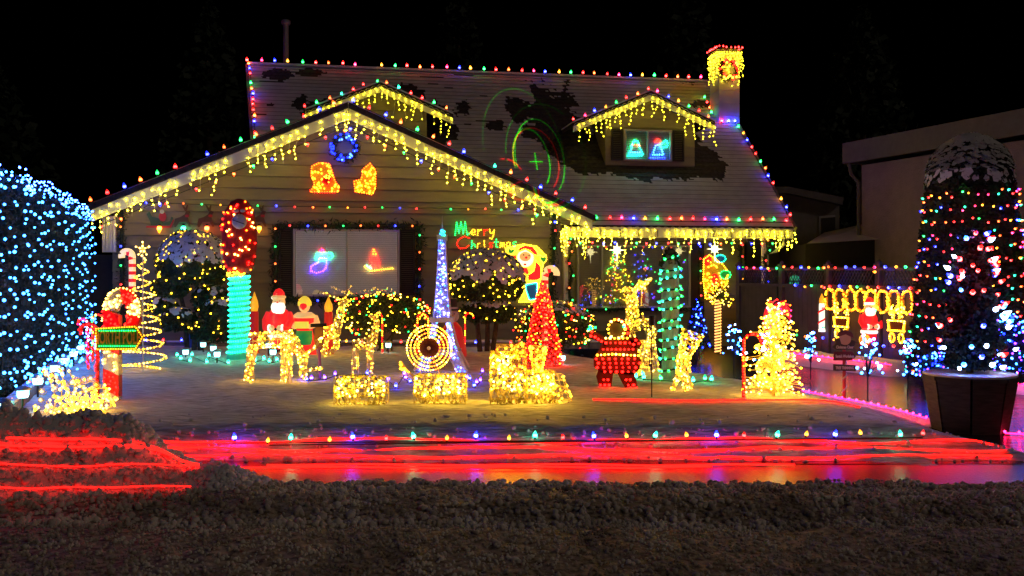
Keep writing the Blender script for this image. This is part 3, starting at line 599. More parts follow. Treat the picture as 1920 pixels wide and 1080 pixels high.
# stroke figures made of small bulbs, and flat lit figures -------------
def frame_figure(name, label, cat, polys, Y, step=.035, r=.013, k=1., group=None, base=None, th=.012, v=None):
    """polys: list of (outline px, fill material or None, bulb colour or None, closed)"""
    P = (lambda a, b: g(a, b, v)) if v is not None else (lambda a, b: W(a, b, Y)); D = VD if v is not None else V((0, 1, 0))
    allp = [p for pl in polys for p in pl[0]]; bx = sum(p[0] for p in allp)/len(allp); by = max(p[1] for p in allp)
    root = thing(name, label, cat, base or P(bx, by), group)
    for i, pl in enumerate(polys):
        o, fm, bc, cl = pl[:4]; nm = pl[4] if len(pl) > 4 else 'panel'; off = -D*(.014*i)
        pts = [P(*p)+off for p in o]
        if fm is not None: part(nm, MB().prism(pts, D*th), fm, root)
        if bc: 
            q = MB().tube([p-D*.012 for p in pts]+([pts[0]-D*.012] if cl else []), .006, 3); part('frame_wire', q, GREY, root)
            bulbs_part([p-D*.022 for p in along(pts, step, cl)], bc, r, root, k)
    return root
def fillpts(o, Y, n, v=None, off=.03):
    xs = [p[0] for p in o]; ys = [p[1] for p in o]; out = []
    while len(out) < n:
        x, y = random.uniform(min(xs), max(xs)), random.uniform(min(ys), max(ys)); ins = False; j = len(o)-1
        for i in range(len(o)):
            if (o[i][1] > y) != (o[j][1] > y) and x < (o[j][0]-o[i][0])*(y-o[i][1])/(o[j][1]-o[i][1])+o[i][0]: ins = not ins
            j = i
        if ins: out.append((W(x, y, Y)-V((0, off, 0))) if v is None else g(x, y, v)-VD*off)
    return out
GOLDT = mat('gold_tinsel', (.62, .4, .06), .4, .3, 40)
o1 = [(585, 312), (600, 305), (618, 308), (622, 320), (628, 340), (636, 350), (634, 360), (582, 360), (590, 345), (583, 328)]
s = frame_figure('lit_sleigh', 'gold lit Santa sleigh figure with red runners high on the gable wall', 'light figure', [(o1, GOLDT, 'orange', True), ([(582, 357), (590, 361), (628, 361), (636, 352)], None, 'red', False), ([(606, 330), (616, 326), (622, 336), (614, 348), (604, 342)], mat('santa_red', (.55, .02, .02), .5), 'red', True)], 0, .06, .018, .8, v=.38)
bulbs_part(fillpts(o1, 0, 45, .38), 'gold', .02, s, .8)
o1 = [(694, 307), (704, 320), (704, 352), (698, 365), (684, 362), (666, 360), (664, 340), (678, 336), (680, 318)]
s = frame_figure('lit_stocking', 'gold lit stocking shape to the right of the sleigh on the gable wall', 'light figure', [(o1, GOLDT, 'orange', True)], 0, .06, .018, .8, v=.38)
bulbs_part(fillpts(o1, 0, 48, .38), 'gold', .02, s, .8)
# Merry Christmas lettering in bulbs
LET = {'M': [[(0, 0), (.12, 1), (.28, .1), (.42, 1), (.58, .1), (.72, 1), (.86, 0), (1, .12)]], 'e': [[(0, .45), (.8, .5), (.7, .9), (.3, .95), (.05, .5), (.3, .05), (.95, .15)]],
       'r': [[(.1, 0), (.15, .9), (.3, .75), (.8, .95)]], 'y': [[(0, .95), (.1, .4), (.5, .3), (.85, .95), (.7, 0), (.4, -.6), (0, -.5)]], 'C': [[(1, .85), (.6, 1), (.15, .75), (0, .35), (.25, 0), (.7, .05), (1, .3)]],
       'h': [[(.05, 0), (.15, 1.5), (.1, .3), (.5, .85), (.75, .6), (.8, 0)]], 'i': [[(.3, .9), (.35, .1), (.7, 0)], [(.3, 1.25), (.38, 1.3)]], 's': [[(.8, .9), (.3, .9), (.2, .6), (.75, .35), (.6, .02), (.05, .1)]],
       't': [[(.4, 1.5), (.35, .1), (.8, .05)], [(.05, 1), (.8, 1.02)]], 'm': [[(0, 0), (.05, .9), (.3, .8), (.4, .05), (.5, .85), (.75, .8), (.85, 0)]], 'a': [[(.8, .85), (.3, .95), (.05, .4), (.3, .02), (.75, .3), (.8, .85), (.9, 0)]]}
sg = thing('lettering_sign', 'Merry Christmas lettering made of green, gold and red bulbs on the siding', 'light sign', g(912, 468, .38))
def write(txt, x, y, wd, hh, cols, slope=0, gap=1.15):
    for i, ch in enumerate(txt):
        B = []; q = MB(); ww = wd*(2.5 if ch in 'MC' else 1.); hx = hh*(2.3 if ch in 'MC' else 1.)
        for st in LET[ch]:
            pts = [g(x+a*ww, y+slope*(x-860)-b*hx, .37) for a, b in st]; q.tube(pts, .012, 4); B += [p-VD*.03 for p in resample(pts, .045)]
        lo = part('letter', q, mat('sign_'+cols[i], tuple(min(.6, c*.5) for c in WC[cols[i]]), .5), sg); bulbs_part(B, cols[i], .013, lo, .8); x += ww*gap
write('Merry', 853, 441, 10.5, 11, ['green', 'gold', 'gold', 'red', 'gold'], .0, 1.12)
write('Christmas', 856, 466, 9.6, 10, ['red', 'green', 'gold', 'gold', 'red', 'green', 'gold', 'gold', 'green'], -.03, 1.13)
# flat lit Santa on the wall
SR = emit('lit_red', (1, .015, .02), .75, (.6, .02, .02)); SF = emit('lit_skin', (1, .5, .16), .6, (.7, .5, .35)); SWH = emit('lit_white', (1, .93, .75), 1.2, (.8, .8, .78))
SY = emit('lit_yellow', (1, .72, .05), .7, (.8, .6, .1)); SG = emit('lit_green', (.01, .3, .06), .35, (.02, .3, .1)); SB = emit('lit_blue', (.01, .06, .2), .3, (.03, .1, .3)); SBK = mat('printed_black', (.01, .01, .01), .5, .1)
DRD = emit('lit_dark_red', (.55, .01, .01), .5, (.4, .02, .02))
s = frame_figure('lit_santa', 'large flat lit Santa waving green mittens on the wall beside the right topiary', 'light figure', [
    ([(948, 466), (962, 462), (982, 458), (1006, 462), (1022, 478), (1016, 505), (1012, 530), (1004, 552), (1001, 566), (972, 566), (984, 545), (975, 538), (976, 510), (962, 488), (950, 484)], SY, 'lemon', True, 'outline'),
    ([(955, 482), (970, 478), (984, 492), (994, 520), (986, 512), (968, 498)], SR, None, False, 'sleeve'), ([(1004, 488), (1014, 500), (1014, 522), (1006, 526), (988, 526), (989, 515), (1000, 508)], SR, 'gold', True, 'coat'),
    ([(985, 534), (1006, 530), (1006, 548), (1008, 560), (992, 562), (986, 545)], SB, 'teal', True, 'trousers'), (ell(984, 484, 16, 17), SWH, 'lemon', True, 'beard'), (ell(984, 481, 11, 9), SF, None, True, 'face'),
    ([(968, 472), (972, 464), (984, 459), (998, 462), (1006, 472), (1008, 480), (1000, 478), (984, 468), (974, 472)], SR, 'lemon', True, 'hat'), ([(952, 464), (958, 468), (964, 464), (964, 472), (957, 478), (950, 474)], SG, 'gold', True, 'mitten'),
    ([(1010, 478), (1016, 482), (1022, 478), (1023, 488), (1017, 494), (1011, 488)], SG, 'gold', True, 'mitten'), (ell(985, 483, 2.4, 2.2, 10), SR, None, True, 'nose'), (ell(980, 478, 1.2, 1.5, 8), SBK, None, True, 'eye'), (ell(990, 479, 1.2, 1.5, 8), SBK, None, True, 'eye'), (ell(982, 496, 3, 2, 10), SR, None, True, 'mouth')], 0, .045, .016, .8, v=.38)
# sleigh and reindeer cutouts with big bulbs under them
CUT = [pigment('cut_green', (.06, .13, .07)), pigment('cut_brown', (.12, .06, .03)), pigment('cut_red', (.5, .03, .03)), pigment('cut_white', (.5, .48, .42))]
def cutout(name, label, x, y, col, sleigh=False):
    if sleigh: pl = [([(x-22, y-14), (x-17, y-20), (x-12, y-10), (x+2, y-6), (x+10, y+2), (x+22, y-2), (x+24, y-10), (x+28, y-8), (x+24, y+6), (x-14, y+6), (x-16, y-2)], CUT[0], None, True, 'sleigh_body'), (ell(x+8, y-10, 7, 9), CUT[2], None, True, 'rider'), (ell(x+7, y-19, 4, 4), CUT[3], None, True, 'head'), ([(x-22, y+8), (x+22, y+8), (x+28, y-4), (x+30, y-3), (x+24, y+11), (x-22, y+11)], CUT[2], None, True, 'runner')]
    else: pl = [([(x-16, y+4), (x-14, y-6), (x-4, y-9), (x+4, y-14), (x+8, y-22), (x+15, y-19), (x+10, y-10), (x+12, y-2), (x+16, y+9), (x+12, y+9), (x+7, y), (x-6, y), (x-12, y+10), (x-15, y+10)], CUT[1], None, True, 'deer_body'), ([(x+5, y-20), (x-1, y-31), (x+2, y-32), (x+6, y-26), (x+9, y-32), (x+11, y-31), (x+9, y-20)], CUT[1], None, True, 'antlers'), (ell(x+9, y-11, 4, 2.5), CUT[2], None, True, 'collar')]
    s = frame_figure(name, label, 'wall cutout', pl, 0, v=.40, group='painted sleigh and reindeer cutouts on the wall'); p = g(x+2, y+8, .3); put('bulb', bulb_mesh(col, .2, 1.3), p, s, (0, -.1, -1))
cutout('sleigh_cutout', 'painted Santa in a green sleigh over an orange bulb on the wall', 297, 416, 'amber', True)
cutout('reindeer_cutout', 'painted reindeer over a green bulb on the wall', 342, 416, 'teal')
cutout('reindeer_cutout', 'painted reindeer over a glowing red and orange bulb on the wall', 386, 416, 'orange')
cutout('reindeer_cutout', 'painted reindeer half hidden behind the red post', 428, 416, 'red'); cutout('reindeer_cutout', 'painted reindeer over an amber bulb right of the red post', 484, 416, 'amber')
# window decorations: stocking and candle, behind the glass of the big window
def window_light(name, label, parts_):
    al = [p for a in parts_ for p in a[0]]; root = thing(name, label, 'window light', g(sum(p[0] for p in al)/len(al), max(p[1] for p in al), .385))
    for o, c, cl, k in parts_:
        pts = [g(x, y, .385) for x, y in o]; q = MB().tube(pts+([pts[0]] if cl else []), .008, 3); part('frame_wire', q, WCABLE, root); bulbs_part(along(pts, .055, cl), c, .012, root, k*2.2)
    return root
window_light('window_stocking', 'purple and cyan lit stocking in the left half of the big window', [([(583, 508), (583, 500), (597, 492), (598, 484), (612, 484), (612, 500), (606, 508), (594, 512)], 'violet', True, 3.2), ([(592, 484), (594, 476), (622, 474), (624, 482), (614, 486), (600, 488)], 'teal', True, 2.4), ([(600, 470), (604, 466), (608, 471)], 'pink', True, 2.2)])
window_light('window_candle', 'red lit candle with gold holder in the right half of the big window', [([(699, 504), (697, 480), (708, 480), (710, 503)], 'red', True, 2.2), ([(699, 476), (700, 466), (706, 478)], 'orange', True, 1.6), ([(684, 500), (694, 508), (736, 503)], 'gold', False, 1.2), ([(688, 498), (696, 504)], 'teal', False, 2.)])
def dwl(name, label, parts_):
    al = [p for a in parts_ for p in a[0]]; v = DV-.095; root = thing(name, label, 'window light', g(sum(p[0] for p in al)/len(al), max(p[1] for p in al), v))
    for o, c, cl, k in parts_:
        pts = [g(x, y, v) for x, y in o]; part('frame_wire', MB().tube(pts+([pts[0]] if cl else []), .006, 3), WCABLE, root); bulbs_part(along(pts, .07, cl), c, .015, root, k*2.6)
dwl('window_bell', 'cyan and green lit bell in the left half of the dormer window', [([(1178, 292), (1184, 278), (1188, 265), (1196, 265), (1200, 278), (1206, 291)], 'teal', True, 1.5), ([(1182, 286), (1202, 286)], 'ice', False, 1.5), ([(1183, 274), (1190, 262), (1198, 270)], 'green', False, 1.4), ([(1186, 271), (1199, 273)], 'red', False, 1.3)])
dwl('window_angel', 'cyan lit angel with a red halo in the right half of the dormer window', [([(1224, 290), (1230, 272), (1238, 272), (1244, 290)], 'ice', True, 1.8), ([(1238, 272), (1250, 262), (1252, 274), (1240, 278)], 'teal', True, 1.5), ([(1229, 265), (1234, 260), (1238, 265)], 'red', True, 1.4), ([(1220, 296), (1250, 296)], 'blue', False, 4.)])
# porch wall: bright gold bear-like bundle of lights and two star lanterns
o1 = [(1319, 486), (1330, 478), (1352, 492), (1362, 505), (1364, 530), (1352, 545), (1340, 560), (1322, 560), (1318, 525)]
s = frame_figure('lit_bundle', 'gold lit gift bundle with red bows on the porch wall', 'light figure', [(o1, GOLDT, 'gold', True), (ell(1326, 488, 8, 10), SR, None, True, 'bow'), (ell(1340, 522, 7, 9), SR, None, True, 'bow'), (ell(1349, 485, 10, 7), SB, 'teal', True, 'ball'), (ell(1358, 515, 10, 8), SG, 'green', True, 'ball')], 0, .07, .02, .7, v=PW-.14)
bulbs_part(fillpts(o1, 0, 60, PW-.14, .08), ['gold', 'gold', 'orange'], .024, s, .7)
def star_lamp(label, px, py, v, rpx):
    c = g(px, py, v); root = thing('star_lantern', label, 'star lantern', c-V((0, 0, .3)), 'glowing star lanterns hung under the porch'); r = rpx*S(c.y); q = MB(); ST_ = emit('star_glow', (1, .85, .4), 4)
    for i in range(16):
        a = 2*math.pi*i/16; L = r*(1.9 if i == 12 else 1.25 if i % 4 == 0 else .85 if i % 2 == 0 else .6); d = UD*math.cos(a)+V((0, 0, math.sin(a))); t = UD*-math.sin(a)+V((0, 0, math.cos(a))); b = r*.22
        q.add([c+d*r*.2+t*b*.6, c+d*r*.2-t*b*.6, c+d*r*.2-VD*b, c+d*r*.2+VD*b, c+d*L], [(0, 2, 4), (2, 1, 4), (1, 3, 4), (3, 0, 4)])
    q.ball(c, r*.4); part('star', q, ST_, root); part('cord', MB().tube([c, V((c.x, c.y, zf0+.02))], .006, 4), BLACK, root)
star_lamp('glowing star lantern in front of the porch window', 1157, 469, VE+.5, 13); star_lamp('glowing star lantern above the gold bundle by the porch door', 1340, 467, VE+.5, 13)
# reflections source: small indoor tree behind the porch blinds
s = thing('window_tree', 'gold-lit Christmas tree standing behind the porch window blinds', 'Christmas tree', g(1157, 575, PW-.07)); B = []
for _ in range(130):
    t = random.random(); B.append(g(1157+random.uniform(-1, 1)*(8+36*t), 472+100*t, PW-.1))
bulbs_part(B, ['gold', 'gold', 'lemon', 'green'], .013, s, .7)
B2 = [g(random.uniform(1185, 1285), random.uniform(470, 570), PW-.1) for _ in range(45)]; s = thing('window_net', 'scattered tiny blue and green lights behind the porch blinds', 'string lights', g(1235, 575, PW-.07)); bulbs_part(B2, ['blue', 'sky', 'green', 'violet'], .011, s, 1.2)

# ================================================================== PLANTS
def leafcloud(n, fn, size, mb=None, mi=0):
    """n small leaf faces; fn() -> (point, outward normal)"""
    mb = mb or MB()
    for _ in range(n):
        p, nn = fn(); d = (V(nn)*.6+V(rng.normal(size=3))*.7).normalized()*size*random.uniform(.6, 1.4); s = d.cross(V(rng.normal(size=3))).normalized()*size*random.uniform(.25, .5)
        mb.add([p-d*.5, p+s, p+d*.5, p-s], [(0, 1, 2, 3)], mi)
    return mb
def dome_pt(c, rx, ry, rz, zmin=-.5, k=.12):
    while 1:
        n = V(rng.normal(size=3)).normalized()
        if n.z > zmin: break
    f = 1+random.uniform(-k, k*.4)+.06*wob(n.x*3+c.x, n.y*3+n.z*2, 2.); return V((c.x+n.x*rx*f, c.y+n.y*ry*f, c.z+n.z*rz*f)), n
def snowtop(mb, n, c, rx, ry, rz, zmin=.45, size=.06):
    for _ in range(n):
        p, nn = dome_pt(c, rx, ry, rz, zmin-.12, .02)
        if nn.z < zmin+.22*wob(p.x*2, p.y*2+p.z, 5): continue
        a = nn.cross(V(rng.normal(size=3))).normalized()*size*random.uniform(.5, 1.5); b = nn.cross(a)*random.uniform(.4, 1.1); p = p+nn*.03
        mb.add([p-a-b*.4, p-b, p+a-b*.3, p+a*.8+b, p-a*.6+b*.9], [(0, 1, 2, 3, 4)])
def topiary(label, px, py_top, py_bot, px_w, Y, leaf=3600, snow=900, extra=None, trunk_to=640, zmin=.12, nlights=150, cols=('gold',), llabel='', lr=.017, k=1.):
    s_ = S(Y); rx = px_w/2*s_; rz = (py_bot-py_top)*s_*.62; c = W(px, py_top, Y)-V((0, 0, rz)); base = V((c.x, c.y, 0)); root = thing('topiary_shrub', label, 'shrub', base)
    part('core', MB().sphere(c, 1, 0, (rx*.86, rx*.7, rz*.86)) if 0 else MB().lathe(c, [(max(.01, rx*.85*math.cos(a)), rz*.85*math.sin(a)) for a in np.linspace(-.7, 1.55, 8)], 14), LEAFD, root)
    part('foliage', leafcloud(leaf, lambda: dome_pt(c, rx, rx*.85, rz, -.62), .085), LEAF, root, kind='stuff')
    q = MB(); snowtop(q, snow, c, rx, rx*.85, rz, zmin, .07); part('snow', q, SNOW, root, kind='stuff')
    q = MB()
    for dx in (-.25, .05, .3): q.tube([V((c.x+dx*.5, c.y, -.05)), V((c.x+dx*.8, c.y+.05, c.z*.45)), V((c.x+dx*1.6, c.y, c.z-rz*.3))], [.06, .05, .035], 7)
    part('trunk', q, BARK, root)
    ex = extra or []
    for (ex_, ey, ew, eh, ns) in ex:
        ec = W(ex_, ey, Y-.1); r1 = ew/2*s_; r2 = eh/2*s_
        t = leafcloud(int(900*ew/60), lambda: dome_pt(ec, r1, r1*.7, r2, -.9, .2), .075); part('lower_tier', t, LEAF, root, kind='stuff'); part('tier_core', MB().ball(ec, 1, 0, (r1*.75, r1*.5, r2*.75)), LEAFD, root)
        if ns: q = MB(); snowtop(q, ns, ec, r1, r1*.7, r2, .45, .06); part('snow', q, SNOW, root, kind='stuff')
    if nlights:
        l = thing('string_lights', llabel, 'string lights', base+V((.01, -.3, 0))); P = []
        while len(P) < nlights:
            p, nn = dome_pt(c, rx*1.03, rx*.88, rz*1.04, -.45, .02)
            if nn.y < .25: P.append(p)
        for (ex_, ey, ew, eh, ns) in ex:
            ec = W(ex_, ey, Y-.1)
            for _ in range(int(ew/4)): 
                p, nn = dome_pt(ec, ew/2*s_*1.05, ew*.36*s_, eh/2*s_*1.05, -.6, .02)
                if nn.y < .3: P.append(p)
        bulbs_each(P, list(cols), lr, l, k)
YT = 19.7
topiary('snow-capped dome topiary left of the red post', 362, 432, 535, 132, YT, extra=[(320, 540, 70, 40, 0), (395, 560, 70, 50, 30), (305, 575, 55, 32, 40), (415, 585, 80, 60, 60), (335, 600, 70, 45, 60), (395, 620, 80, 50, 0)], llabel='tiny warm lights over the left topiary', nlights=120)
topiary('snow-capped dome topiary right of the lit tower', 911, 468, 565, 138, 19.6, extra=[(915, 585, 100, 46, 140), (900, 545, 90, 50, 0)], llabel='tiny warm lights over the right topiary', nlights=110)
def bush(label, cx, cy, wpx, hpx, Y, cols, n, llabel, leaf=2600, snow=80, lr=.017, ks=1.):
    s_ = S(Y); c = W(cx, cy, Y); rx, rz = wpx/2*s_, hpx/2*s_; base = V((c.x, c.y, 0)); root = thing('shrub', label, 'shrub', base)
    part('foliage', leafcloud(leaf, lambda: dome_pt(c, rx*random.uniform(.75, 1.03), rx*.5, rz*random.uniform(.8, 1.05), -.8, .22), .07), LEAF, root, kind='stuff')
    part('core', MB().ball(c, 1, 0, (rx*.7, rx*.36, rz*.7)), LEAFD, root)
    q = MB()
    for i in range(5): q.tube([V((c.x+random.uniform(-.2, .2), c.y, 0)), V((c.x+random.uniform(-.6, .6)*rx, c.y, c.z-rz*.3))], .02, 5)
    part('stem', q, BARK, root)
    if snow: q = MB(); snowtop(q, snow, c, rx, rx*.5, rz, .5, .05); part('snow', q, SNOW, root, kind='stuff')
    if n:
        l = thing('string_lights', llabel, 'string lights', base+V((0, -.2, 0))); P = []
        while len(P) < n:
            p, nn = dome_pt(c, rx*1.03, rx*.53, rz*1.04, -.8, .1)
            if nn.y < .2: P.append(p)
        bulbs_each(P, cols, lr, l, ks)
bush('broad shrub with warm and coloured lights under the big window', 722, 592, 165, 84, 19.6, ['gold', 'gold', 'gold', 'red', 'green', 'warm'], 170, 'warm, red and green lights over the shrub under the big window', snow=0)
bush('snow-dusted shrub with coloured lights behind the red cone tree', 1040, 612, 150, 92, 19.4, ['gold', 'red', 'green', 'warm', 'orange', 'gold'], 150, 'mixed coloured lights over the shrub behind the red cone tree', snow=200)
# hedge on the left, running away from the street
hA, hB = V((-6.75, 11.6, 0)), V((-8.95, 18.7, 0)); ht = (hB-hA); hn = V((ht.y, -ht.x, 0)).normalized(); hA0 = hA-ht*.35
def hz(f): return 3.12+.09*wob(f*8, 1, 1.3)-.1*f
hedge = thing('hedge', 'tall clipped hedge hung with blue-white lights along the left side', 'hedge', hA)
q = MB(); nn_ = 30
for i in range(nn_+1):
    f = -.35+1.35*i/nn_; b = hA+ht*f; q.v += [tuple(b-hn*.1), tuple(b-hn*.1+V((0, 0, hz(f)-.12))), tuple(b-hn*1.1+V((0, 0, hz(f)-.12))), tuple(b-hn*1.1)]
for i in range(nn_):
    for k in range(3): q.f.append((4*i+k, 4*i+4+k, 4*i+5+k, 4*i+k+1)); q.m.append(0)
q.f += [(nn_*4, nn_*4+1, nn_*4+2, nn_*4+3)]; q.m.append(0); part('core', q, LEAFD, hedge)
def hp_():
    f = random.uniform(-.2, 1.0); r = random.random(); b = hA+ht*f
    if r < .8: zz = random.uniform(.05, hz(f)); return b+V((0, 0, zz))+hn*(random.uniform(-.1, .06)+.06*wob(f*14, zz*2, 2)), hn
    if r < .92: return b-hn*random.uniform(0, .9)+V((0, 0, hz(f)+random.uniform(-.12, .06))), V((0, 0, 1))
    return hB-hn*random.uniform(0, 1)+V((0, 0, random.uniform(0, hz(1))))+ht.normalized()*random.uniform(-.05, .08), ht.normalized()
part('foliage', leafcloud(15000, hp_, .075), LEAF, hedge, kind='stuff')
net = thing('curtain_lights', 'blue-white curtain lights hanging down the face of the left hedge', 'string lights', hA+hn*.15); P = []; wire = MB()
for i in range(38):
    f = -.16+1.16*(i+.5)/38+random.uniform(-.006, .006); b = hA+ht*f+hn*(.13+.05*wob(f*14, 3, 2)); zt_ = hz(f); zz = zt_-random.uniform(.1, .3); line = [b+V((0, 0, zt_))]
    while zz > .25:
        p = b+V((0, 0, zz))+ht.normalized()*random.uniform(-.06, .06); line.append(p)
        if random.random() < .8: P.append(p+hn*.02)
        zz -= random.uniform(.16, .36)
    if len(line) > 1: wire.tube(line, .004, 3)
random.shuffle(P); part('cable', wire, CABLE, net, kind='stuff'); bulbs_each(P, 'ice', .021, net, 1.6)
top = thing('string_lights', 'dense blue lights along the top edge of the left hedge', 'string lights', hA+V((0, 0, 3)));
P = [hA+ht*f+hn*random.uniform(-.1, .16)+V((0, 0, hz(f)+random.uniform(-.14, .1))) for f in rng.uniform(-.2, 1., 200)]; bulbs_each(P, ['sky', 'sky', 'ice'], .017, top, 2.4)
P = [hB-hn*random.uniform(-.15, .5)+ht.normalized()*.1+V((0, 0, random.uniform(.4, hz(1)))) for _ in range(60)]; bulbs_part(P, ['ice', 'sky'], .017, top, 1.8)
low = thing('string_lights', 'blue-white lights laid along the foot of the left hedge', 'string lights', hA+hn*.3); P = []
for i in range(26):
    f = i/26; b = hA+ht*f+hn*.35+V((0, 0, .3+.1*math.sin(i)))
    for _ in range(4): P.append(b+V((random.uniform(-.15, .15), random.uniform(-.15, .15), random.uniform(-.08, .08))))
bulbs_each(P, 'ice', .021, low, 1.6)
# big conical evergreen on the right, wound with coloured bulbs
CT = gnd(1818, 702, STREET+.15); CT.z = STREET; cs = S(CT.y); topz = W(0, 256, CT.y).z; hgt = topz-CT.z
def crad(t):                                     # t 0 bottom, 1 top
    r0, r1 = 108*cs, 66*cs
    return (r0+(r1-r0)*t)*(1 if t < .86 else math.sqrt(max(0, 1-((t-.86)/.142)**2)))
cone = thing('cone_tree', 'tall snow-capped evergreen cone wound with coloured bulbs', 'tree', CT)
def cpt(k=.07, tmin=.02):
    t = random.uniform(tmin, 1); an = random.uniform(0, 6.283); r = crad(t)*(1+random.uniform(-k, k*.5)+.03*wob(an*2, t*8, 2)); n = V((math.cos(an), math.sin(an), .25 if t < .85 else 1.2)).normalized()
    return CT+V((r*math.cos(an), r*math.sin(an), hgt*t)), n
part('core', MB().lathe(CT+V((0, 0, .1)), [(max(.01, crad(t)*.9), hgt*t*.98) for t in np.linspace(0, 1, 16)], 16), LEAFD, cone)
part('foliage', leafcloud(15000, cpt, .075), LEAFD, cone, kind='stuff'); part('trunk', MB().tube([CT-V((0, 0, .05)), CT+V((0, 0, .6))], .12, 8), BARK, cone)
q = MB()
for _ in range(1700):
    p, n = cpt(.02, .8); t = (p.z-CT.z)/hgt
    if random.random() > (t-.78)/.16+.25*wob(p.x*6, p.y*6+p.z*5, 3): continue
    a = n.cross(V(rng.normal(size=3))).normalized()*random.uniform(.03, .09); b = n.cross(a)*random.uniform(.4, 1); p = p+n*.03
    q.add([p-a-b*.4, p-b, p+a-b*.3, p+a*.8+b, p-a*.6+b*.9], [(0, 1, 2, 3, 4)])
part('snow', q, SNOW, cone, kind='stuff')
l = thing('light_string', 'small coloured bulbs wound round the big cone tree', 'string lights', CT+V((0, -.9, 0))); P = []; cc = []; wire = []
turns = 17; nb = 300; pal = ['red', 'orange', 'red', 'amber', 'green', 'red', 'blue', 'amber', 'pink', 'orange', 'blue', 'teal']
for i in range(1500):
    s_ = i/1500; t = .03+.9*s_; an = s_*turns*6.283; r = crad(t)*1.03; wire.append(CT+V((r*math.cos(an), r*math.sin(an), hgt*t)))
part('cable', MB().tube(wire, .006, 3), CABLE, l); cnt = 0
for i in range(620):
    s_ = i/620+random.uniform(-.0005, .0005); t = .03+.9*s_; an = s_*turns*6.283+random.uniform(-.05, .05); 
    if -math.sin(an) < -.25: continue
    r = crad(t)*1.05; p = CT+V((r*math.cos(an), r*math.sin(an), hgt*t+random.uniform(-.06, .06))); put('bulb', bulb_mesh(random.choice(pal), .062, random.choice((.7, 1., 1.4))), p, l, (math.cos(an), math.sin(an), .5)); cnt += 1
    if cnt >= 300: break
# small tree in a wooden planter
PB = gnd(1818, 806, STREET); PB.z = STREET; ps = S(PB.y); pr0, pr1 = 66*ps, 82*ps; ph = 96*ps
pl = thing('planter', 'large dark wooden tub planter at the street corner of the driveway', 'planter', PB)
NP = 8
for i in range(NP):                               # eight staves
    a0, a1 = 6.283*(i+.03)/NP+.39, 6.283*(i+.97)/NP+.39; q = MB(); f = lambda a, r, z: PB+V((r*math.cos(a), r*math.sin(a)*.9, z))
    q.add([f(a0, pr0, 0), f(a1, pr0, 0), f(a1, pr1, ph), f(a0, pr1, ph), f(a0, pr0-.07, 0), f(a1, pr0-.07, 0), f(a1, pr1-.07, ph), f(a0, pr1-.07, ph)], [(0, 1, 2, 3), (4, 7, 6, 5), (0, 4, 5, 1), (1, 5, 6, 2), (2, 6, 7, 3), (3, 7, 4, 0)]); part('side_panel', q, WOOD, pl)
    q = MB(); q.add([f(a0, pr1+.02, ph+.002), f(a1, pr1+.02, ph+.002), f(a1, pr1+.02, ph+.05), f(a0, pr1+.02, ph+.05), f(a0, pr1-.1, ph+.002), f(a1, pr1-.1, ph+.002), f(a1, pr1-.1, ph+.05), f(a0, pr1-.1, ph+.05)], [(0, 1, 2, 3), (4, 7, 6, 5), (0, 4, 5, 1), (1, 5, 6, 2), (2, 6, 7, 3), (3, 7, 4, 0)]); part('rim_board', q, WOOD, pl)
part('soil', MB().lathe(PB+V((0, 0, ph-.1)), [(pr1-.08, 0), (pr1-.08, .04), (.01, .07)], 8, sy=.9), SOIL, pl)
q = MB(); q.lathe(PB+V((0, 0, ph+.052)), [(pr1-.1, 0), (pr1+.0, .0), (pr1+.0, .025), (pr1-.1, .03)], 16, sy=.9); part('snow_rim', q, SNOW, pl)
PT = PB+V((0, 0, ph-.04)); ptop = W(0, 432, PB.y).z; pth = ptop-PT.z
ptree = thing('potted_conifer', 'small dark conifer with big red and icy bulbs standing in the planter', 'tree', PT)
def ppt(k=.25):
    t = random.random()**1.1; an = random.uniform(0, 6.283); r = (58*ps*(1-t)**.75+.05)*(1 if t > .12 else .6)*random.uniform(1-k*2, 1.05)*(1+.14*wob(an, t*9, 2)); return PT+V((r*math.cos(an), r*math.sin(an), .18+(pth-.18)*t)), V((math.cos(an), math.sin(an), -.1)), t
part('trunk', MB().tube([PT, PT+V((0, 0, pth*.6)), PT+V((0, 0, pth*.97))], [.05, .03, .01], 7), BARK, ptree)
part('foliage', leafcloud(8000, lambda: ppt()[:2], .07), LEAFD, ptree, kind='stuff')
q = MB()
for _ in range(60): p, n, t = ppt(.02); (t > .8) and q.ball(p+V((0, 0, .03)), random.uniform(.015, .035), 0, (1.3, 1.3, .5))
part('snow', q, SNOW, ptree, kind='stuff')
l = thing('light_string', 'large red and icy white bulbs on the potted conifer', 'string lights', PT+V((0, -.3, .1)))
for i in range(105):
    p, n, t = ppt(.01)
    if n.y > .3: continue
    p = p+n*.07-V((0, .05, 0)); put('bulb', bulb_mesh(random.choice(['red', 'red', 'red', 'ice', 'ice', 'white', 'white', 'blue']), random.choice((.085, .1, .11)), 2.2), p, l, V((n.x, n.y, .6)))
# low shrubs at the right with blue net lights
for (cx, cy, wp, hp__, Y, lab) in ((1765, 688, 90, 56, 14.6, 'low shrub under blue net lights left of the planter'), (1893, 650, 80, 120, 14., 'shrub under blue net lights at the right edge')):
    bush(lab, cx, cy, wp, hp__, Y, ['sky', 'blue', 'ice', 'violet'], 130, lab.replace('low shrub under ', '').replace('shrub under ', '')+', strung over the shrub', 1500, 0, .017, 1.7)

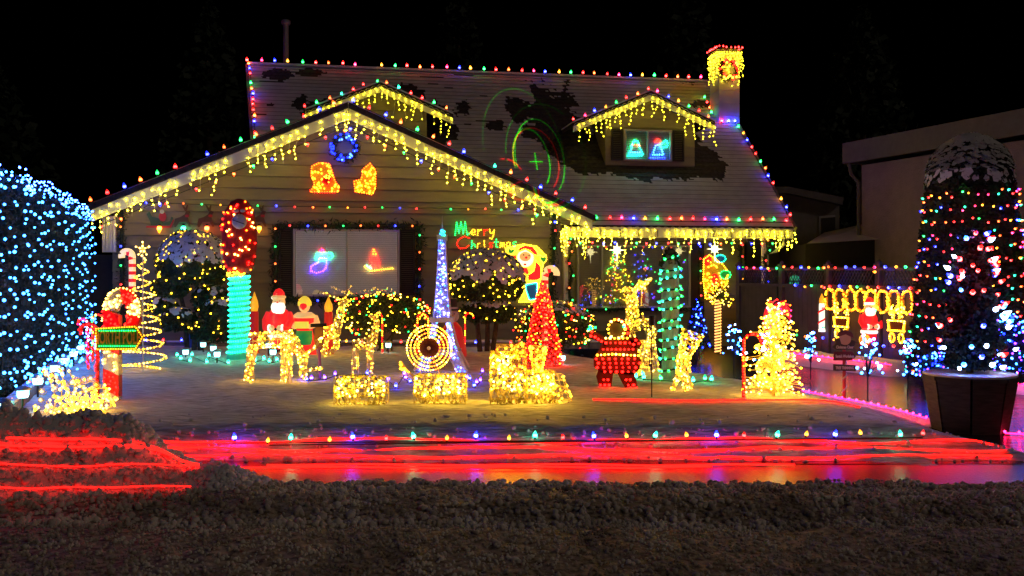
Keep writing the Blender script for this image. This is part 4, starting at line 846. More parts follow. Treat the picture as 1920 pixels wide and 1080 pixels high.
# ================================================================== FENCE AND NEIGHBOURS
fA, fB = W(1386, 505, 22.6), W(1735, 505, 17.8); fA.z = fB.z = 0; ft = (fB-fA); fl = ft.length; ftn = ft/fl; fn = V((ftn.y, -ftn.x, 0))
def FP(s, z, o=0.): return fA+ftn*s+fn*o+V((0, 0, z))
def fs(px):                                      # distance along the fence at a photo column
    a = (px-960)/F_PX; return (a*fA.y-fA.x)/(ftn.x-a*ftn.y)
FT = 1.84; LT = 1.42
fence = thing('fence', 'board fence with lattice top beyond the driveway', 'fence', fA)
posts = [0, fs(1466), fs(1553), fs(1648), fl]
for s in posts:
    q = MB(); q.obox(FP(s, .7), ftn*.055, fn*.055, V((0, 0, 1.18))); q.obox(FP(s, 1.9), ftn*.075, fn*.075, V((0, 0, .02))); q.lathe(FP(s, 1.92), [(.05, 0), (.06, .04), (.01, .09)], 8); part('post', q, FENCE, fence)
s = .06
while s < fl-.1:
    if min(abs(s+.07-p) for p in posts) > .1: part('board', MB().obox(FP(s+.07, .5, .0), ftn*.066, fn*.012, V((0, 0, .9))), FENCE, fence)
    s += .14
for a, b in zip(posts, posts[1:]):
    for zz in (LT, FT-.03): part('rail', MB().obox(FP((a+b)/2, zz, .035), ftn*((b-a)/2-.058), fn*.02, V((0, 0, .035))), FENCE, fence)
    q = MB(); ph_ = FT-.07-LT-.035; s = a+.06
    while s < b-.06:
        for sg in (1, -1):
            s1 = s+sg*ph_*.6
            if a+.05 < s1 < b-.05: q.tube([FP(s, LT+.035, .01*sg), FP(s1, FT-.065, .01*sg)], .011, 4)
        s += .085
    part('lattice', q, FENCE, fence, kind='stuff')
FG = 'strings of coloured bulbs on the fence'
fp_ = ['blue', 'red', 'pink', 'blue', 'amber', 'green', 'orange', 'red', 'blue', 'amber', 'green', 'orange', 'red', 'blue']
light_string('coloured bulbs along the top rail of the fence', [FP(.1, FT, .08), FP(fl, FT, .08)], .26, fp_, .1, fn*.8+ftn*.6, FG, 1.3)
light_string('coloured bulbs along the middle rail of the fence', [FP(fs(1495), LT, .08), FP(fl, LT, .08)], .26, fp_[3:]+fp_[:3], .1, fn*.5+ftn*.8, FG, 1.3)
light_string('coloured bulbs along the foot of the fence', [FP(fs(1500), .27, .12), FP(fs(1650), .2, .12), FP(fl, .2, .12)], .27, fp_[5:]+fp_[:5], .1, fn*.5+ftn*.8, FG, 1.1)
light_string('coloured bulbs running down the fence posts', [FP(posts[2], FT, .09), FP(posts[2], .3, .09)], .45, ['orange', 'red', 'red', 'green'], .09, fn, FG, 1.1)
light_string('coloured bulbs running down the next fence post to the right', [FP(posts[3], FT-.1, .09), FP(posts[3], .3, .09)], .4, ['amber', 'orange', 'green', 'orange', 'blue'], .09, fn, FG, 1.2)
def fring(label, px):
    s = fs(px); root = thing('candy_cane_light', label, 'light figure', FP(s, .95, .1), 'row of small gold candy cane lights on the fence'); q = MB(); B = []
    path = [FP(s+.13*math.cos(a)*.9, 1.24+.12*math.sin(a), .09) for a in np.linspace(3.3, 0, 8)]+[FP(s+.12, 1.24-.09*i, .09) for i in range(1, 4)]+[FP(s+.08-.16*i/3, .93-.03*math.sin(i), .09) for i in range(4)]+[FP(s-.12, 1.0+.06*i, .09) for i in range(4)]
    q.tube(path, .03, 5); part('tube', q, GOLDT, root); bulbs_part([p+fn*.035+V((random.uniform(-.02, .02),)*3) for p in resample(path, .036)], ['gold', 'gold', 'orange'], .022, root, .55)
for i, px in enumerate((1563, 1581, 1602, 1621, 1640, 1662, 1683, 1708)): fring('gold looped light shape on the fence, %s from the left' % ['first', 'second', 'third', 'fourth', 'fifth', 'sixth', 'seventh', 'last'][i], px)
def barrow(label, px, filled):
    s = fs(px); root = thing('lit_wagon', label, 'light figure', FP(s, .3, .25)); q = MB(); B = []
    for zz in (.75, .55): q.tube([FP(s-.2, zz, .25), FP(s+.2, zz, .25)], .02, 4); B += resample([FP(s-.2, zz, .29), FP(s+.2, zz, .29)], .04)
    for d in (-.2, .2): q.tube([FP(s+d, .75, .25), FP(s+d*.85, .55, .25), FP(s+d*.6, .3, .25)], .02, 4); B += resample([FP(s+d, .75, .29), FP(s+d*.85, .55, .29)], .04)
    for d in (-.11, .11): ring = [FP(s+d+.06*math.cos(a), .4+.1*math.sin(a), .25) for a in np.linspace(0, 6.28, 9)]; q.tube(ring, .015, 4); B += [p+fn*.03 for p in resample(ring, .045)]
    part('frame_wire', q, GOLDT, root); part('panel', MB().obox(FP(s, .65, .24), ftn*.18, fn*.01, V((0, 0, .08))), MAROON, root)
    top_ = [FP(s+random.uniform(-.19, .19), .8+random.uniform(0, .26), .27) for _ in range(46)] if filled else [FP(s+d+random.uniform(-.06, .06), .8+random.uniform(0, .28), .27) for d in (-.15, .14) for _ in range(17)]
    bulbs_part(B+top_, ['gold', 'gold', 'warm'], .02, root, .6)
barrow('gold lit wagon figure with two peaks left of the fence Santa', 1594, False); barrow('gold lit wagon heaped with bulbs at the right of the fence', 1698, True)
# snow bank at the foot of the fence and pink rope-lit snow edges
def bank(label, pts, h, wd, name='snow_bank'):
    q = MB(); n = 10; P = resample(pts, .12)
    for i, p in enumerate(P):
        t = (P[min(i+1, len(P)-1)]-P[max(i-1, 0)]).normalized(); nr = V((t.y, -t.x, 0)); e = sst(min(i, len(P)-1-i)/4+.2)
        for k in range(n+1):
            a = k/n; q.v.append(tuple(p+nr*(wd*(1-2*a))+V((0, 0, h*e*math.sin(math.pi*a)**.7*(1+.12*wob(p.x*2, p.y*2+a*3, 3))-.04))))
    for i in range(len(P)-1):
        for k in range(n): q.f.append((i*(n+1)+k, i*(n+1)+k+1, (i+1)*(n+1)+k+1, (i+1)*(n+1)+k)); q.m.append(0)
    o = part(name, q, SNOW, None, True); tag(o, label, 'snow bank'); return o
gs = lambda px, py, z=STREET: V(tuple(gnd(px, py, z)))
b0, b1 = gs(1498, 676), gs(1748, 712)
bank('smooth snow bank between the fence and the wet driveway', [FP(fs(1478), STREET, .55), FP(fs(1600), STREET, .5), FP(fl+.2, STREET, .5)], .32, .7)
PKS = 'pink rope lights pressed into snow'
def rope(label, pts, c='pink', r=.011, kk=1., step=.16, bw=.017):
    root = thing('rope_light', label, 'rope light', pts[0], PKS if c == 'pink' else 'added red rope lights'); P = resample(pts, .1); part('tube', MB().tube(P, r, 5), emit('rope_'+c, WC[c], (1.5 if c == 'red' else 6.)*kk, samp='FRONT'), root)
    if bw: bulbs_each([p+V((0, 0, .02)) for p in resample(pts, step)], 'pink' if c == 'pink' else 'red', bw, root, 2.)
    return root
def onbank(px, f, z): return FP(fs(px), z, f)
rope('pink rope light along the snow bank below the fence', [FP(fs(1490), -.07, 1.0), FP(fs(1600), -.07, .97), FP(fl, -.07, .97)], kk=1.6)
bank('thin ridge of snow along the lawn side of the driveway', [gs(1500, 738)+V((.1, 0, 0)), gs(1640, 764), gs(1742, 792), gs(1760, 806)], .1, .2)
rope('pink rope light along the driveway edge of the lawn', [gs(1505, 733, STREET+.09), gs(1600, 751, STREET+.1), gs(1680, 768, STREET+.1), gs(1745, 787, STREET+.1)], kk=1.4)
bank('snow ridge at the right edge behind the planter', [gs(1835, 722), gs(1925, 738), gs(2000, 748)], .2, .3)
rope('pink rope light on the snow ridge behind the planter', [gs(1838, 705, STREET+.18), gs(1925, 722, STREET+.19), gs(1990, 730, STREET+.18)], kk=1.6)
rope('short pink rope light at the kerb right of the planter', [gs(1884, 812, STREET+.03), gs(1960, 816, STREET+.03)], kk=1.2)
# added red rope lights: made-up strands that redden the snow like passing tail lamps
def kerbpt(x, y): return V((x, y, lawn_z(x, y)+.035))
for j, yy in enumerate((9.74, 9.86, 9.98)): rope('added red rope light along the front kerb of the lawn, %s of three strands' % ['nearest', 'middle', 'farthest'][j], [kerbpt(x, yy+.03*math.sin(x*1.7+j*2)+.02*wob(x, j, 3))+V((0, 0, .012*wob(x, j, 5)-.01)) for x in np.arange(-4.1, 5.6, .1)], 'red', .011, 4.2, bw=0)
for j, yy in enumerate((9.42, 9.3)): rope('added red rope light in the gutter at the foot of the lawn, %s strand' % ['far', 'near'][j], [V((x, yy+.02*wob(x, j, 2), STREET+.025+.006*math.sin(x*3+j))) for x in np.arange(-2.6-.3*j, 3.1-.9*j, .1)], 'red', .01, 3., bw=0)
rope('added red rope light laid across the right part of the lawn', [kerbpt(x, 12.02-.02*(x-1)+.03*math.sin(x*2)) for x in np.arange(1.1, 4.75, .1)], 'red', .011, 3., bw=0)
# neighbour house and outbuildings
nA, nB = V((10.25, 26, 0)), V((12.9, 18.6, 0)); nt_ = (nB-nA).normalized(); nn2 = V((-nt_.y, nt_.x, 0)); EZ = 5.05
nh = thing('neighbour_house', 'pale stucco neighbour house with a dark wide eave behind the cone tree', 'house', nA)
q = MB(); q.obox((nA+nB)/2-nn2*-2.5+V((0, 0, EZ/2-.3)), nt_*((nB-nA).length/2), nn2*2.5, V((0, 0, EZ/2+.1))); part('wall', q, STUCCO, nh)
c_ = (nA+nB)/2; q = MB(); q.obox(c_-nn2*.28+V((0, 0, EZ+.18)), nt_*((nB-nA).length/2+.42), nn2*.06, V((0, 0, .3))); q.obox(c_+nn2*2.36+V((0, 0, EZ+.36)), nt_*((nB-nA).length/2+.4), nn2*2.58, V((0, 0, .08))); q.obox(nA-nt_*.42+nn2*2.36+V((0, 0, EZ+.18)), nt_*.05, nn2*2.6, V((0, 0, .3))); part('eave', q, TRIM, nh)
q = MB(); q.obox(c_+nn2*2.36+V((0, 0, EZ+.46)), nt_*((nB-nA).length/2+.38), nn2*2.6, V((0, 0, .018))); part('roof_snow', q, SNOW, nh)
q = MB(); q.tube([nA-nt_*.3-nn2*.2+V((0, 0, EZ-.1)), nA-nt_*.25-nn2*.15+V((0, 0, EZ-.45)), nA-nt_*.06-nn2*.05+V((0, 0, EZ-.7)), nA-nt_*.06-nn2*.05], .06, 7); part('downspout', q, TRIM, nh)
og = thing('outbuilding', 'dim low gabled outbuilding far behind the fence', 'outbuilding', W(1520, 560, 30))
def pq(pts, Y, d, m_, nm): part(nm, MB().prism(pxpts(pts, Y), V((0, d, 0))), m_, og)
GR = mat('grey_wall', (.2, .19, .18), .8, .1); pq([(1400, 520), (1400, 360), (1490, 355), (1574, 378), (1574, 520)], 30, 4, GR, 'wall'); pq([(1400, 350), (1480, 350), (1582, 370), (1580, 384), (1478, 362), (1400, 362)], 29.6, 5, TRIM, 'roof')
q = MB(); q.prism(pxpts([(1536, 405), (1566, 403), (1566, 440), (1536, 440)], 29.95), V((0, .04, 0))); part('window', q, mat('pale_frame', (.4, .4, .4), .6, .1), og); part('pane', MB().prism(pxpts([(1540, 409), (1566, 407), (1566, 440), (1540, 440)], 29.92), V((0, .02, 0))), DARK, og)
sh = thing('shed', 'low dark shed with a snow-covered lean-to roof behind the fence', 'shed', W(1600, 520, 25.5))
part('wall', MB().prism(pxpts([(1510, 540), (1510, 458), (1672, 448), (1672, 540)], 25.5), V((0, 2.5, 0))), mat('dark_shed_wall', (.05, .045, .05), .8, .1), sh); q = MB(); q.add([W(1512, 457, 25.3), W(1675, 447, 25.3), W(1675, 408, 28.3), W(1545, 436, 28.3)], [(0, 1, 2, 3)]); part('roof', q, SNOW, sh)
# dark trees behind the houses
def back_tree(label, x, y, h, r):
    b = V((x, y, 0)); root = thing('pine_tree', label, 'tree', b, 'dark trees behind the houses'); part('trunk', MB().tube([b-V((0, 0, .5)), b+V((0, 0, h))], [.3, .05], 7), BARK, root)
    def f():
        t = random.random(); an = random.uniform(0, 6.28); rr = r*(1-t)**.8*random.uniform(.3, 1)*(1+.2*wob(an*2, t*20, 1)); return b+V((rr*math.cos(an), rr*math.sin(an), h*(.12+.88*t))), V((math.cos(an), math.sin(an), -.3))
    part('foliage', leafcloud(2600, f, .5), LEAFD, root, kind='stuff')
for a in (('tall dark pine behind the left end of the house', -15, 44, 15, 4), ('dark pine behind the chimney', 9, 46, 17, 4.5), ('dark pine behind the neighbour house eave', 19, 48, 16, 5), ('broad dark pine behind the hedge', -24, 40, 12, 5), ('dark pine behind the middle of the roof', -3, 50, 18, 4)): back_tree(*a)

# ================================================================== LAWN ORNAMENTS
def deer(label, Y, base, limbs, group='gold lit wire reindeer on the lawn', dens=1.1, k=1.5, wire=GOLDW, br=.015):
    """limbs: (part name, (x0,y0),(x1,y1), r0px, r1px, dy0, dy1, bulbs)"""
    s_ = S(Y); root = thing('lit_reindeer', label, 'reindeer light', base, group)
    for nm, a, b, r0, r1, d0, d1, nb in limbs:
        q = MB(); B = []; p0 = W(a[0], a[1], Y)+V((0, d0, 0)); p1 = W(b[0], b[1], Y)+V((0, d1, 0))
        big = r0*s_ > .05; limb(q, B, p0, p1, r0*s_, r1*s_, 5 if big else 4, 8 if big else 5, int(nb*dens), .006, 5 if big else 2)
        o = part(nm, q, wire, root); bulbs_part(B, ['gold', 'gold', 'warm'], br, o, k)
    return root
Y = gp(535, 717).y; Bp = gp(535, 717)
deer('gold wire reindeer grazing with its head down beside the first wire train car', Y, Bp, [
    ('body', (470, 640), (548, 634), 15, 15, 0, 0, 62), ('neck', (545, 634), (572, 672), 11, 8, 0, -.08, 24), ('head', (570, 668), (573, 708), 9, 5, -.08, -.14, 20),
    ('leg', (472, 648), (466, 684), 9, 7, .1, .1, 14), ('leg', (466, 684), (458, 717), 7, 6, .1, .1, 13), ('leg', (476, 648), (472, 684), 8, 6, -.1, -.1, 8), ('leg', (472, 684), (476, 714), 6, 5, -.1, -.1, 8),
    ('leg', (532, 645), (530, 718), 8, 6, .1, .1, 22), ('leg', (543, 645), (545, 717), 7, 5, -.1, -.1, 20), ('antlers', (570, 664), (592, 652), 3, 2, -.1, 0, 6), ('antlers', (590, 652), (602, 634), 2, 2, 0, .05, 6), ('antlers', (574, 694), (606, 690), 3, 2, -.1, 0, 9), ('shoulder', (535, 622), (540, 650), 11, 12, 0, 0, 16)])
Y = gp(620, 667).y; Bp = gp(620, 667)
deer('gold wire reindeer with raised head and wide antlers in front of the carol singer', Y, Bp, [
    ('body', (607, 628), (632, 618), 13, 12, .1, 0, 34), ('neck', (630, 622), (641, 574), 9, 6, 0, 0, 26), ('head', (638, 572), (655, 562), 6, 3, 0, -.05, 10), ('leg', (606, 636), (602, 666), 4, 3, .1, .1, 9), ('leg', (614, 638), (612, 667), 4, 3, -.1, -.1, 9),
    ('leg', (630, 630), (634, 650), 6, 5, 0, -.1, 10), ('leg', (634, 648), (617, 664), 5, 3, -.1, -.1, 9), ('antlers', (638, 562), (615, 553), 2, 1.5, 0, .1, 6), ('antlers', (618, 554), (600, 547), 1.5, 1, .1, .1, 4), ('antlers', (642, 562), (654, 546), 2, 1, 0, .1, 6), ('tail', (604, 626), (590, 640), 5, 3, .1, .1, 8)], br=.014)
Y = gp(682, 704).y; Bp = gp(682, 704)
deer('small gold wire fawn standing behind the first wire train car', Y, Bp, [
    ('body', (664, 648), (704, 640), 10, 10, 0, 0, 26), ('neck', (700, 640), (707, 600), 7, 5, 0, 0, 18), ('head', (707, 598), (694, 591), 5, 3, 0, -.06, 8), ('leg', (662, 655), (659, 704), 3, 2, .08, .08, 9), ('leg', (671, 655), (672, 704), 3, 2, -.08, -.08, 9), ('leg', (690, 652), (688, 704), 3, 2, .08, .08, 9), ('leg', (699, 652), (698, 704), 3, 2, -.08, -.08, 9), ('ear', (707, 594), (712, 582), 2, 1, 0, 0, 4)], k=.9, br=.014)
Y = gp(1210, 699).y; Bp = gp(1210, 699)
deer('bright gold wire stag with lifted neck and antlers left of the green-lit trunk', Y, Bp, [
    ('body', (1188, 628), (1214, 622), 24, 24, -.15, .25, 120), ('neck', (1184, 618), (1182, 556), 14, 9, -.15, -.2, 70), ('head', (1186, 552), (1168, 540), 8, 5, -.2, -.3, 24), ('antlers', (1188, 544), (1206, 530), 5, 4, -.2, -.1, 22), ('antlers', (1206, 532), (1222, 522), 4, 2, -.1, 0, 14), ('antlers', (1202, 534), (1212, 548), 3, 1, -.1, -.1, 8), ('antlers', (1192, 540), (1198, 522), 3, 1, -.2, -.2, 8),
    ('leg', (1180, 640), (1178, 697), 7, 5, -.25, -.25, 20), ('leg', (1198, 646), (1196, 699), 7, 5, -.2, -.2, 20), ('leg', (1210, 640), (1214, 698), 8, 6, .2, .2, 24), ('leg', (1222, 640), (1232, 698), 8, 6, .1, .1, 24), ('tail', (1209, 602), (1210, 588), 2, 1, .2, .3, 3)], k=.75)
# flared wire basket on three legs
Y = gp(1282, 730).y; Bp = gp(1282, 730)
deer('gold wire goblet-shaped frame flaring upward on splayed feet right of the green trunk', Y, Bp, [
    ('cup', (1280, 676), (1300, 622), 10, 21, 0, 0, 90), ('stem', (1279, 674), (1276, 702), 10, 8, 0, 0, 36), ('leg', (1274, 700), (1258, 730), 6, 3, 0, -.1, 16), ('leg', (1280, 700), (1282, 733), 6, 3, 0, -.2, 16), ('leg', (1283, 700), (1300, 729), 6, 3, 0, .1, 16), ('leg', (1290, 668), (1296, 700), 5, 2, .1, .1, 10)], group='gold lit wire frames on the lawn', k=.7)
# wire train: two cars and the engine
def tinsel_box(root, nm, p0, p1, depth, nb, nf=320, k=2.2, seg=5):
    """px corners at the front face, p0 upper-left p1 lower-right"""
    a = W(p0[0], p0[1], root['_Y']); b = W(p1[0], p1[1], root['_Y']); q = MB(); B = []; F = []
    xs = np.linspace(a.x, b.x, seg+1); zs = np.linspace(b.z, a.z, 4)
    for yy in (a.y, a.y+depth):
        for z in zs: q.tube([(a.x, yy, z), (b.x, yy, z)], .006, 3)
        for x in xs: q.tube([(x, yy, a.z), (x, yy, b.z)], .006, 3)
        for i in range(seg): q.tube([(xs[i], yy, zs[0]), ((xs[i]+xs[i+1])/2, yy, zs[1]), (xs[i+1], yy, zs[0])], .004, 3)
    for x in xs:
        for z in (a.z, b.z): q.tube([(x, a.y, z), (x, a.y+depth, z)], .006, 3)
    o = part(nm, q, GOLDW, root)
    lo = V((a.x, a.y, b.z)); hi = V((b.x, a.y+depth, a.z))
    def rnd(): return V((random.uniform(lo.x, hi.x), random.uniform(lo.y, hi.y), random.uniform(lo.z, hi.z)))
    for _ in range(nf):
        p = rnd(); fc = random.random()
        if fc < .5: p.y = lo.y+random.uniform(0, .01)
        elif fc < .7: p.z = hi.z-random.uniform(0, .01)
        elif fc < .85: p.x = random.choice((lo.x, hi.x))
        else: p.y = hi.y
        F.append(p)
    m = MB(); flakes(m, F, .022); part('tinsel', m, mat('gold_mesh', (.7, .55, .14), .5, .2, 60), o, kind='stuff')
    zlo = lo.z+(hi.z-lo.z)*.28
    for _ in range(nb):
        p = rnd(); p.z = zlo+(p.z-lo.z)*.72; p.y = lo.y+random.choice((-.01, .02, .06, .2)); B.append(p)
    bulbs_part(B, ['gold', 'gold', 'lemon', 'warm'], .0165, o, k); return o
Bp = gp(674, 760); tc = thing('train_car', 'glowing gold wire train car, leftmost of the train', 'train car light', Bp, 'glowing wire train on the lawn'); tc['_Y'] = Bp.y; tinsel_box(tc, 'box', (626, 710), (722, 760), .34, 70)
def wheels(root, xs, y, rpx):
    for x in xs:
        for yy in (-.012, .36):
            c = W(x, y, root['_Y'])+V((0, yy, 0)); r = rpx*S(c.y); q = MB(); q.tube([c+V((r*math.cos(a), 0, r*math.sin(a))) for a in np.linspace(0, 6.283, 15)[:-1]], .008, 4, closed=True)
            for a in (0, 1.05, 2.1): q.tube([c-V((r*math.cos(a), 0, r*math.sin(a))), c+V((r*math.cos(a), 0, r*math.sin(a)))], .005, 3)
            part('wheel', q, GOLDW, root)
wheels(tc, (646, 702), 749, 11)
Bp = gp(824, 757); tc = thing('train_car', 'glowing gold wire train car in front of the bulb wheel', 'train car light', Bp, 'glowing wire train on the lawn'); tc['_Y'] = Bp.y; tinsel_box(tc, 'box', (776, 706), (873, 757), .34, 80); wheels(tc, (796, 852), 746, 11)
Bp = gp(980, 759); tc = thing('train_engine', 'glowing gold wire locomotive at the head of the train', 'train car light', Bp, 'glowing wire train on the lawn'); tc['_Y'] = Bp.y
tinsel_box(tc, 'cab', (919, 664), (986, 758), .42, 120, 620); tinsel_box(tc, 'boiler', (988, 700), (1040, 757), .38, 70, 300, seg=3); wheels(tc, (944, 1010), 746, 12)
q = MB(); B = []; limb(q, B, W(1008, 700, Bp.y)+V((0, .18, 0)), W(1010, 652, Bp.y)+V((0, .18, 0)), .065, .12, 4, 7, 50, .006, 5); o = part('chimney', q, GOLDW, tc); bulbs_part(B, 'gold', .016, o, 1.)
q = MB(); B = []; limb(q, B, W(1040, 706, Bp.y)+V((0, .18, 0)), W(1047, 758, Bp.y)+V((0, .18, 0)), .12, .2, 4, 7, 40, .006, 5); o = part('cowcatcher', q, GOLDW, tc); bulbs_part(B, 'gold', .016, o, 1.)
q = MB(); B = []; limb(q, B, W(930, 660, Bp.y)+V((0, .2, 0)), W(985, 660, Bp.y)+V((0, .2, 0)), .09, .09, 5, 7, 40, .006, 4); o = part('roof', q, GOLDW, tc); bulbs_part(B, ['gold', 'orange'], .018, o, .6)
# bulb wheel
Yw = gp(805, 703).y; cw = W(805, 652, Yw); Rw = 42*S(Yw); wh = thing('spinning_ornament', 'wheel of concentric light rings with a red hub behind the second train car', 'light wheel', V((cw.x, cw.y, 0)))
for fr_, nb in ((1., 54), (.84, 44), (.66, 30), (.48, 20)):
    ring = [cw+V((Rw*fr_*math.cos(a), 0, Rw*fr_*math.sin(a))) for a in np.linspace(0, 6.283, 40)[:-1]]; o = part('ring', MB().tube(ring, .008, 4, closed=True), GOLDW, wh)
    bulbs_part([cw+V((Rw*fr_*math.cos(a), -.02, Rw*fr_*math.sin(a))) for a in np.linspace(0, 6.283, nb+1)[:-1]], ['warm', 'gold', 'gold', 'orange'], .014, o, 1.2)
for a in np.linspace(0, 6.283, 9)[:-1]: part('spoke', MB().tube([cw+V((.06*math.cos(a), .01, .06*math.sin(a))), cw+V((Rw*math.cos(a), .01, Rw*math.sin(a)))], .006, 4), GOLDW, wh)
q = MB(); q.lathe(cw+V((0, .03, 0)), [(Rw*.42, 0), (Rw*.42, .04), (Rw*.2, .08), (.01, .1)], 20, X=V((1, 0, 0)), Y=V((0, 0, 1)), Z=V((0, -1, 0))); part('hub', q, MAROON, wh); part('hub_cap', MB().sphere(cw-V((0, .09, 0)), .03), WHITE, wh)
q = MB(); q.tube([cw+V((-.18, .05, -cw.z)), cw+V((0, .05, 0)), cw+V((.18, .05, -cw.z))], .012, 5); part('stand', q, GOLDW, wh)
hn_ = thing('wire_horn', 'curved gold wire horn with bulbs at the left end of the second train car', 'light figure', gp(775, 709)); Yh = gp(775, 712).y; q = MB(); pth = pxpts([(790, 708), (776, 706), (764, 698), (756, 688), (750, 680)], Yh); q.tube(pth, [.012, .02, .03, .04, .045], 6); part('horn', q, GOLDT, hn_); bulbs_part([p+V((random.uniform(-.04, .04), -.05, random.uniform(-.04, .04))) for p in resample(pth[2:], .018)], 'gold', .019, hn_, .6)
# lattice tower
Yt = gp(838, 692).y; st = S(Yt); tcx = W(829, 0, Yt).x; tow = thing('lattice_tower', 'tall blue-lit lattice tower model with flared legs and two platforms', 'tower light', V((tcx, Yt, 0)))
zt2 = lambda py: W(0, py, Yt).z; prof = [(692, 48), (675, 39), (660, 31.5), (640, 24.5), (620, 20), (602, 16.5), (580, 14), (555, 11.8), (520, 9.4), (490, 7.9), (450, 6.2)]
TL = mat('tower_lattice', (.62, .62, .7), .5, .1)
def tw(i, f=1.): return prof[i][1]*st*f, zt2(prof[i][0])
for sx in (-1, 1):
    for sy in (-1, 1):
        q = MB(); q.tube([V((tcx+sx*tw(i)[0], Yt+sy*tw(i)[0]*.8, tw(i)[1])) for i in range(len(prof))], [.035-.0022*i for i in range(len(prof))], 4)
        for i in range(5):
            wi, z_ = tw(i); wn_, zn_ = tw(i+1); lw0 = wi*.55-.0; lw1 = wn_*.55
            a0 = V((tcx+sx*wi, Yt+sy*wi*.8, z_)); b0 = V((tcx+sx*(wi-lw0*.75), Yt+sy*wi*.8, z_)); a1 = V((tcx+sx*wn_, Yt+sy*wn_*.8, zn_)); b1 = V((tcx+sx*(wn_-lw1*.75), Yt+sy*wn_*.8, zn_))
            q.tube([b0, b1], .018, 4); q.tube([a0, b1], .01, 3); q.tube([b0, a1], .01, 3)
            q.tube([V((tcx+sx*wi, Yt+sy*(wi*.8-lw0*.6), z_)), V((tcx+sx*wn_, Yt+sy*(wn_*.8-lw1*.6), zn_))], .015, 4)
        part('leg', q, TL, tow)
q = MB()
N_ = 26
for k in range(N_):                               # braces of the shaft
    f0 = k/N_; f1 = (k+1)/N_
    def iw(f): x = 5+f*5; i = min(9, int(x)); t = x-i; return (tw(i)[0]*(1-t)+tw(i+1)[0]*t), (tw(i)[1]*(1-t)+tw(i+1)[1]*t)
    w0, z0_ = iw(f0); w1, z1_ = iw(f1)
    for dy in (-1, 1):
        q.tube([(tcx-w0, Yt+dy*w0*.8, z0_), (tcx+w1, Yt+dy*w1*.8, z1_)], .007, 3); q.tube([(tcx+w0, Yt+dy*w0*.8, z0_), (tcx-w1, Yt+dy*w1*.8, z1_)], .007, 3); q.tube([(tcx-w0, Yt+dy*w0*.8, z0_), (tcx+w0, Yt+dy*w0*.8, z0_)], .007, 3)
    for sx in (-1, 1): q.tube([(tcx+sx*w0, Yt-w0*.8, z0_), (tcx+sx*w1, Yt+w1*.8, z1_)], .007, 3)
part('lattice', q, TL, tow)
FR_ = mat('frosted_panel', (.55, .55, .68), .6, .15)
for i in range(5, 10):
    w0, z0_ = tw(i, .8); w1, z1_ = tw(i+1, .8); q = MB(); vs = [V((tcx+sx*a_, Yt+sy*a_*.7, z_)) for a_, z_ in ((w0, z0_+.004), (w1, z1_-.004)) for sx, sy in ((-1, -1), (1, -1), (1, 1), (-1, 1))]; q.add(vs, [(0, 1, 5, 4), (1, 2, 6, 5), (2, 3, 7, 6), (3, 0, 4, 7)]); part('frosted_panel', q, FR_, tow)
for sx in (-1, 1):
    for i in range(5):
        w0, z0_ = tw(i); w1, z1_ = tw(i+1); q = MB(); q.add([(tcx+sx*w0, Yt-w0*.8+.02, z0_), (tcx+sx*w0*.58, Yt-w0*.8+.02, z0_), (tcx+sx*w1*.58, Yt-w1*.8+.02, z1_), (tcx+sx*w1, Yt-w1*.8+.02, z1_)], [(0, 1, 2, 3)]); part('frosted_panel', q, FR_, tow)
for py, wp_, h_ in ((600, 22, .07), (660, 33, .045), (447, 9.5, .09)):
    z_ = zt2(py); q = MB(); q.box((tcx-wp_*st, Yt-wp_*st*.8, z_-h_/2), (tcx+wp_*st, Yt+wp_*st*.8, z_+h_/2)); q.box((tcx-wp_*st*1.06, Yt-wp_*st*.85, z_+h_/2+.002), (tcx+wp_*st*1.06, Yt+wp_*st*.85, z_+h_/2+.02)); part('platform', q, TL, tow)
arch = []
for yy in (-1, 1): q = MB(); q.tube([V((tcx+24*st*math.cos(a), Yt+yy*.24, zt2(690)+(.36)*math.sin(a)*.75)) for a in np.linspace(0.1, math.pi-.1, 12)], .016, 4); part('arch', q, TL, tow)
q = MB(); q.lathe(V((tcx, Yt, zt2(442))), [(7*st, 0), (6.5*st, .06), (4*st, .12), (1.4*st, .15), (1.2*st, .22), (.4*st, .26), (.3*st, .36)], 10); part('spire', q, TL, tow)
B = []
for _ in range(190):
    t = random.random(); 
    if t < .62: f = random.random(); w0, z_ = iw(f); B.append(V((tcx+random.uniform(-1, 1)*w0*.95, Yt-w0*.85-.015, z_)))
    else: i = random.randrange(5); f = random.random(); w0 = tw(i)[0]*(1-f)+tw(i+1)[0]*f; z_ = tw(i)[1]*(1-f)+tw(i+1)[1]*f; B.append(V((tcx+random.choice((-1, 1))*w0*random.uniform(.5, 1), Yt-w0*.82-.02, z_)))
bulbs_part(B, ['sky', 'lav', 'lav', 'ice', 'lav'], .015, tow, .9); bulbs_part([V((tcx+random.uniform(-5, 5)*st, Yt-.08, zt2(random.uniform(432, 441)))) for _ in range(10)], ['ice', 'teal'], .018, tow, .8)
